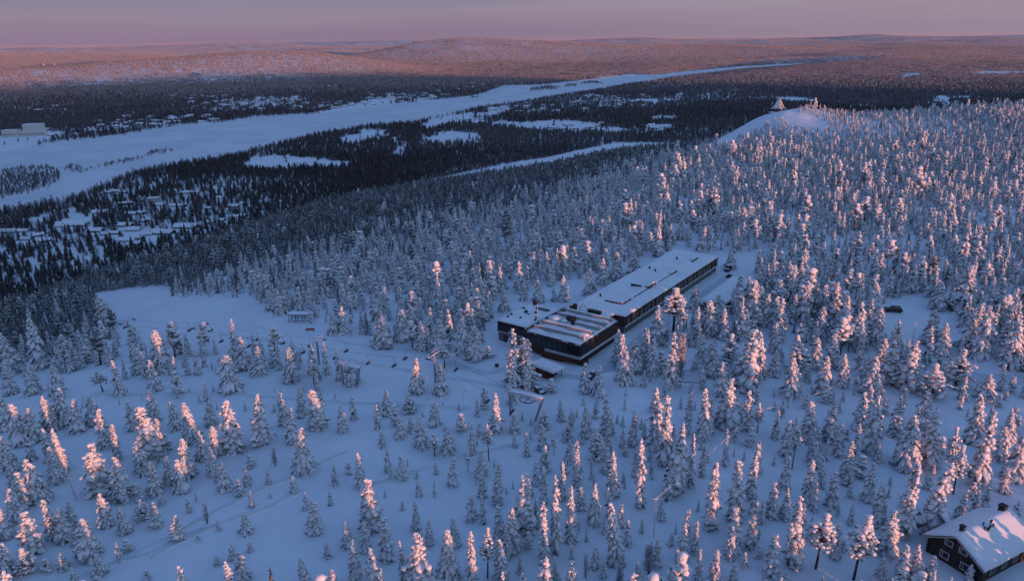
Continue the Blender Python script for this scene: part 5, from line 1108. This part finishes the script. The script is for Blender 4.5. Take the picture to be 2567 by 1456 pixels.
# ------------------------------------------------------------------ houses of the valley
HN = [0]
def house(g, L, Wd, hw, rz, wall, label, chim=True, flat=False, parts=True, two=False):
    t = thing('house' if not flat else 'flat_roofed_house', (g[0], g[1], g[2] - .2), label, 'house', 'snow-roofed houses in the valley', rz)
    m = MB(); h = hw if flat else hw * .72; rg = h + (.5 * Wd if not flat else .1)
    if flat: m.box(-L, L, -Wd, Wd, -2, h)
    else: m.add([(-L, -Wd, -2), (-L, Wd, -2), (-L, Wd, h), (-L, 0, rg), (-L, -Wd, h), (L, -Wd, -2), (L, Wd, -2), (L, Wd, h), (L, 0, rg), (L, -Wd, h)], [(0, 4, 3, 2, 1), (5, 6, 7, 8, 9), (0, 5, 9, 4), (1, 2, 7, 6)], 0)
    m.build('wall', M[wall], t); m = MB(); o = .7
    if flat: m.box(-L - .3, L + .3, -Wd - .3, Wd + .3, h + .01, h + .6)
    else:
        for s in (-1, 1):
            e = h - .5 * o; p = [(-L - o, 0, rg), (-L - o, s * (Wd + o), e), (L + o, s * (Wd + o), e), (L + o, 0, rg)]; vs = p + [(a, b, c + .7) for a, b, c in p]
            m.add(vs, [(0, 1, 2, 3)[::s], (4, 5, 6, 7)[::-s], (0, 4, 5, 1)[::s], (1, 5, 6, 2)[::s], (2, 6, 7, 3)[::s]], 0)
    r_ = m.build('roof', M['roofsnow'], t)
    if chim: m = MB(); m.box(L * .3 - .5, L * .3 + .5, -.5, .5, rg - .6, rg + 1.5); m.build('chimney', M['dark_wood'], r_)
    if parts:
        for k in range(max(2, int(L / 2.2))):
            x = -L + (k + .5) * 2 * L / max(2, int(L / 2.2)); m = MB(); m.box(x - .7, x + .7, -Wd - .06, -Wd - .01, .9, 2.2); m.build('window', M['glass'], t)
    q = 9 / math.hypot(g[0], g[1]); AVOID.append((g[0] - g[0] * q, g[1] - g[1] * q, max(L, Wd) + (5 if parts else 11))); return t
v8 = lambda x, y: (x / 10.03, 186.7 + y / 10.03)
walls = ['dark_wood', 'brown_wood', 'pale', 'concrete', 'cream', 'red_wood']
near = [(1000, 262, 110, .1, 2, 0, 'wide pale house behind the first trees near the river bend'), (1260, 175, 120, .1, 0, 1, 'long low flat-roofed house at the edge of the dark spruces'), (1545, 150, 100, .05, 2, 1, 'tall pale block standing above its neighbours'), (1620, 185, 90, .3, 4, 0, 'cream house joined to the foot of the tall pale block'),
    (1320, 275, 90, .2, 0, 0, 'dark house with two roof heights in the middle of the village'), (1420, 268, 80, .8, 1, 0, 'brown house with steep roof next to the one with two heights'), (1265, 390, 120, .25, 0, 0, 'dark house with snowy roof and a chimney at the yard'), (1340, 435, 130, .25, 2, 0, 'pale bungalow just below the house with a chimney'),
    (1450, 345, 90, .9, 5, 0, 'red house half hidden by grey birches'), (1640, 465, 195, .28, 0, 0, 'long row house, the lower of two at the forest edge'), (1870, 405, 210, .28, 0, 0, 'long row house, the upper of two at the forest edge'), (730, 385, 260, .12, 2, 0, 'very long pale hall at the edge of the white field'),
    (960, 445, 130, .2, 0, 0, 'dark annexe at the end of the long pale hall'), (270, 530, 80, .3, 2, 0, 'little pale house alone among dark spruces'), (455, 545, 95, -.6, 0, 0, 'dark steep-roofed house beside the lower road'), (385, 490, 80, -.6, 1, 0, 'brown steep-roofed house up from the lower road'),
    (90, 455, 120, .15, 2, 0, 'pale house in the wood by the white field'), (235, 450, 80, .15, 2, 0, 'small pale shed near the white field'), (620, 400, 90, .2, 4, 0, 'cream house at the upper end of the long hall'), (1770, 195, 90, .2, 2, 0, 'pale house below the flat store roof'),
    (1850, 190, 70, 1.1, 0, 0, 'dark gabled house below the flat store roof'), (1400, 515, 80, .3, 0, 0, 'dark hut in the snowy yard by the forest'), (1280, 540, 130, .1, 2, 0, 'broad pale house at the lowest edge of the village'), (1385, 575, 60, .5, 0, 0, 'tiny dark cabin nearest the spruce wood'),
    (2345, 200, 90, .2, 0, 0, 'dark house uphill of the village in the dark wood'), (2445, 175, 60, .2, 2, 0, 'pale house uphill in the dark wood'), (2220, 115, 70, .2, 4, 0, 'cream house high up in the dark wood'), (2360, 305, 75, .2, 2, 0, 'pale house peeping over the slope forest'),
    (2430, 298, 60, .2, 0, 0, 'dark house peeping over the slope forest'), (2110, 362, 60, .2, 2, 0, 'pale shed on the slope forest edge'), (2225, 342, 50, .2, 0, 0, 'dark shed on the slope forest edge'), (1240, 60, 60, .1, 0, 0, 'dark riverside cottage with bright roof'),
    (1170, 50, 60, .3, 1, 0, 'brown riverside cottage next to the bright roof'), (1090, 62, 60, .2, 0, 0, 'dark riverside cottage under tall birches'), (2090, 222, 50, .2, 5, 0, 'reddish little house in the deep wood'), (1900, 65, 170, .05, 2, 1, 'broad flat snow-covered store roof'),
    (1500, 480, 70, .4, 2, 0, 'pale garage between yard and row houses'), (1060, 480, 80, .4, 2, 0, 'pale outbuilding near the long hall'), (1150, 470, 80, .2, 0, 0, 'dark outbuilding beside the snowy yard')]
for (x, y, lp, rz, wi, fl, lab) in near:
    g = ground(*v8(x, y)); g[2] = zat(g[0], g[1]); d = math.hypot(g[0], g[1]); L = lp / 10.03 * d / F_PX / 2
    house(g, L, min(max(L * .55, 3.2), 6.0), 3.0 if not (fl and lp < 110) else 6.5, -rz + .15, walls[wi], lab, lp < 130 and not fl, bool(fl))
farh = [(420, 352, 70), (60, 330, 60)]
CL = [(700, 250, 17, 70, 10), (600, 256, 12, 60, 10), (880, 262, 10, 60, 6), (300, 312, 9, 60, 10), (1150, 262, 8, 120, 14), (1400, 268, 10, 120, 14), (1260, 218, 6, 120, 10), (150, 330, 6, 100, 10), (480, 298, 10, 60, 8), (800, 270, 10, 70, 6), (960, 250, 12, 50, 7), (1050, 244, 10, 60, 6), (540, 240, 8, 100, 9), (1560, 262, 9, 70, 8), (1420, 318, 8, 90, 8), (700, 255, 9, 60, 12), (620, 272, 8, 40, 9), (520, 265, 6, 40, 12), (420, 310, 6, 40, 8), (980, 243, 9, 60, 9), (1090, 235, 6, 40, 6), (480, 238, 6, 80, 9), (760, 212, 7, 90, 8), (1180, 304, 8, 28, 6), (1500, 248, 8, 60, 10), (1650, 245, 8, 60, 10), (1330, 268, 5, 40, 8), (1680, 218, 5, 60, 8), (330, 300, 5, 50, 12), (150, 270, 5, 90, 14), (1000, 215, 5, 90, 8), (1640, 318, 4, 24, 5)]
places = ['riverside village by the chimney', 'shore below the chimney hill', 'bend of the far bank', 'far bank by the boat strip', 'birch wood above the farmstead', 'wood up from the long field', 'far wood behind the islets', 'shore beside the school', 'far bank above the dark islet', 'far bank facing the near birches', 'snowy shore by the wide bend', 'shore where the river narrows', 'wood behind the boat strip', 'glade below the summit bowl', 'border of the long white field', 'second row of the riverside village', 'shore cluster down from the chimney', 'birch-lined far bank', 'far bank opposite the little islands', 'far shore above the river narrows', 'far shore before the islands', 'dark wood behind the far bank', 'foot of the pink hills', 'farmstead on the near bank', 'wood beyond the big white field', 'wood beside the summit bowl', 'near bank above the farmstead', 'wood at the river end', 'far bank nearest the school', 'wood above the school', 'wood under the sunlit plateau', 'yard at the end of the white field']
looks = ['low dark', 'pale square', 'long brown', 'cream gabled', 'small grey', 'wide dark', 'narrow pale', 'red-walled', 'broad grey', 'little brown', 'tall pale', 'long dark', 'stubby cream', 'plain grey', 'tall dark', 'squat pale', 'tiny brown']
lookw = [0, 2, 1, 4, 3, 0, 2, 5, 3, 1, 2, 0, 4, 3, 0, 2, 1]
hr = random.Random(12)
for ci, (cx, cy, n, sx, sy) in enumerate(CL):
    for k in range(n):
        for _ in range(30):
            px, py = (cx + hr.uniform(-sx, sx)) / 2.507, (cy + hr.uniform(-sy, sy)) / 2.507; g = ground(px, py); q = (np.array([g[0]]), np.array([g[1]]))
            if not poly_in(RIVER, *q)[0] and all((g[0] - a) ** 2 + (g[1] - b) ** 2 > (c + 8) ** 2 for a, b, c in AVOID) and poly_dist(RIVER, *q)[0] > 14: break
        L = hr.uniform(5.5, 10) * (1.5 if hr.random() < .25 else 1); house(g, L, min(6, L * .6), hr.uniform(2.8, 4.5), hr.uniform(-.3, .5), walls[lookw[k]], '%s snow-roofed house in the %s' % (looks[k], places[ci]), False, False, False)
def school():
    g = ground(19, 136.5); d = math.hypot(g[0], g[1]); s = d / F_PX * .8; t = thing('school', (g[0], g[1], g[2]), 'large pale school block with lower wings across the river', 'school', rz=.12)
    for nm, x0, x1, y0, y1, h in (('main_block', 3 * s, 20.5 * s, 10, 34, 11.5 * s), ('side_wing', -16 * s, -1 * s, 0, 22, 6.5 * s), ('link_wing', -1 * s, 26 * s, 4, 9.9, 5.5 * s)):
        m = MB(); m.box(x0, x1, y0, y1, -3, h); b = m.build(nm, M['cream'], t); m = MB(); m.box(x0 - .5, x1 + .5, y0 - .5, y1 + .5, h + .01, h + .8); m.build('roof', M['roofsnow'], b)
        n = int((x1 - x0) / 6)
        for k in range(n): m = MB(); m.box(x0 + 2 + k * 6, x0 + 5 + k * 6, y0 - .1, y0 - .02, h * .3, h * .3 + 2.2); m.build('window', M['glass'], b)
    AVOID.append((g[0] + 5 * s, g[1] + 15, 26 * s))
school()
# ------------------------------------------------------------------ tracks, roads
def strip(name, pts, w, m, lift, ridge=False, flat=False, seed=0):
    P = [np.array(p[:2]) for p in pts]; Q = []
    for a, b in zip(P[:-1], P[1:]):
        n = max(2, int(np.hypot(*(b - a)) / 1.2)); Q += [a + (b - a) * k / n for k in range(n)]
    Q.append(P[-1]); Q = np.array(Q); r = np.random.RandomState(seed); k5 = np.ones(7) / 7
    Q = np.stack([np.convolve(np.pad(Q[:, c], 3, 'edge'), k5, 'valid') for c in (0, 1)], -1); T = np.gradient(Q, axis=0); T /= np.linalg.norm(T, axis=1)[:, None] + 1e-9; Nn = np.stack([-T[:, 1], T[:, 0]], -1)
    off = [-1, -.6, -.25, .25, .6, 1]; up = [-.08, .36, -.08, -.08, .33, -.08] if ridge else [-.12, 0.03, .04, .04, .03, -.12]
    vs = []; fs = []
    for i in range(len(Q)):
        for o, u in zip(off, up):
            p = Q[i] + Nn[i] * w * o * (1 + .25 * (r.rand() - .5)); vs.append((p[0], p[1], zat(p[0], p[1]) + lift + u * (.6 + .8 * r.rand() if ridge else 1)))
    for i in range(len(Q) - 1):
        for c in range(5): fs.append((i * 6 + c, (i + 1) * 6 + c, (i + 1) * 6 + c + 1, i * 6 + c + 1))
    me = bpy.data.meshes.new(name); me.from_pydata(vs, [], [f[::-1] for f in fs]); me.materials.append(M[m]); me.polygons.foreach_set('use_smooth', [True] * len(fs)); me.update()
    if me.polygons[0].normal.z < 0: me.flip_normals()
    o = bpy.data.objects.new(name, me); C.objects.link(o); tag(o, kind='structure')
cA = lambda *p: [ground((x / 1.968) / 3.75, (1438 + y / 1.968) / 3.75) for x, y in p]
strip('ski_track_path', cA((560, 1440), (820, 1335), (1130, 1190), (1420, 1040), (1880, 800), (2200, 670), (2600, 480)), .55, 'roofsnow', .03, True, seed=1)
strip('ski_track_path', cA((1060, 1310), (1200, 1240), (1480, 1090), (1850, 960), (2060, 880), (2260, 780)), .5, 'roofsnow', .03, True, seed=2)
strip('ski_track_path', cA((880, 1290), (1100, 1285), (1230, 1190), (1300, 1130), (1560, 1060)), .4, 'roofsnow', .03, True, seed=3)
rd = lambda *p: [ground(*q) for q in p]
strip('road', rd((690, 384), (694, 376), (703, 370), (722, 367), (745, 366), (800, 368), (870, 372), (930, 374), (967, 376), (1040, 381)), 3.2, 'packed', .12, seed=4)
strip('road', [hot(-3, -9), hot(-6, -2), hot(-9, 8), hot(-12, 18), (-6, 178), (-20, 190)], 1.8, 'packed', .07, seed=6)
strip('ski_track_path', [(-22, 190), (-50, 205), (-85, 228), (-110, 250)], 1.2, 'roofsnow', .02, True, seed=7)
strip('ski_track_path', [(4, 168), (-20, 178), (-60, 200), (-100, 230)], .8, 'roofsnow', .02, True, seed=8)
strip('ski_track_path', [(-10, 160), (-40, 165), (-70, 172), (-110, 176)], .7, 'roofsnow', .02, True, seed=9)
strip('ski_track_path', [(18, 172), (22, 160), (14, 148), (-6, 140), (-30, 128)], .6, 'roofsnow', .02, True, seed=10)
strip('road', [hot(104, -5.6), hot(88, -5.0), hot(60, -4.8), hot(30, -4.6), hot(10, -6.0), hot(-3, -9)], 2.4, 'packed', .06, seed=5)

# ------------------------------------------------------------------ put the woods in
scatter_hill(); 
for a_ in IDX[:]: a_[a_ >= 10] += 1
place_single_trees()
instancer('hill_forest', np.vstack(PTS), np.vstack(SCL), np.vstack(ROT), np.concatenate(IDX), kinds_hill)
print('hill', sum(len(p) for p in PTS))
scatter_valley()

# ------------------------------------------------------------------ winter haze
hb = MB(); hb.box(-60500, 60500, -60500, 60500, ZLO - 1.5, max(ZHI + 14, H + 8))
print('ground', ZLO, ZHI)
hm = bpy.data.materials.new('haze'); hm.use_nodes = True; hm.node_tree.nodes.clear()
pv = N(hm.node_tree, 'ShaderNodeVolumePrincipled'); pv.inputs['Color'].default_value = (0.86, 0.72, 0.80, 1); pv.inputs['Density'].default_value = 1.0e-5; pv.inputs['Anisotropy'].default_value = 0.0
ho = N(hm.node_tree, 'ShaderNodeOutputMaterial'); hm.node_tree.links.new(pv.outputs[0], ho.inputs['Volume'])
hz_o = hb.build('haze', hm); tag(hz_o, kind='stuff')
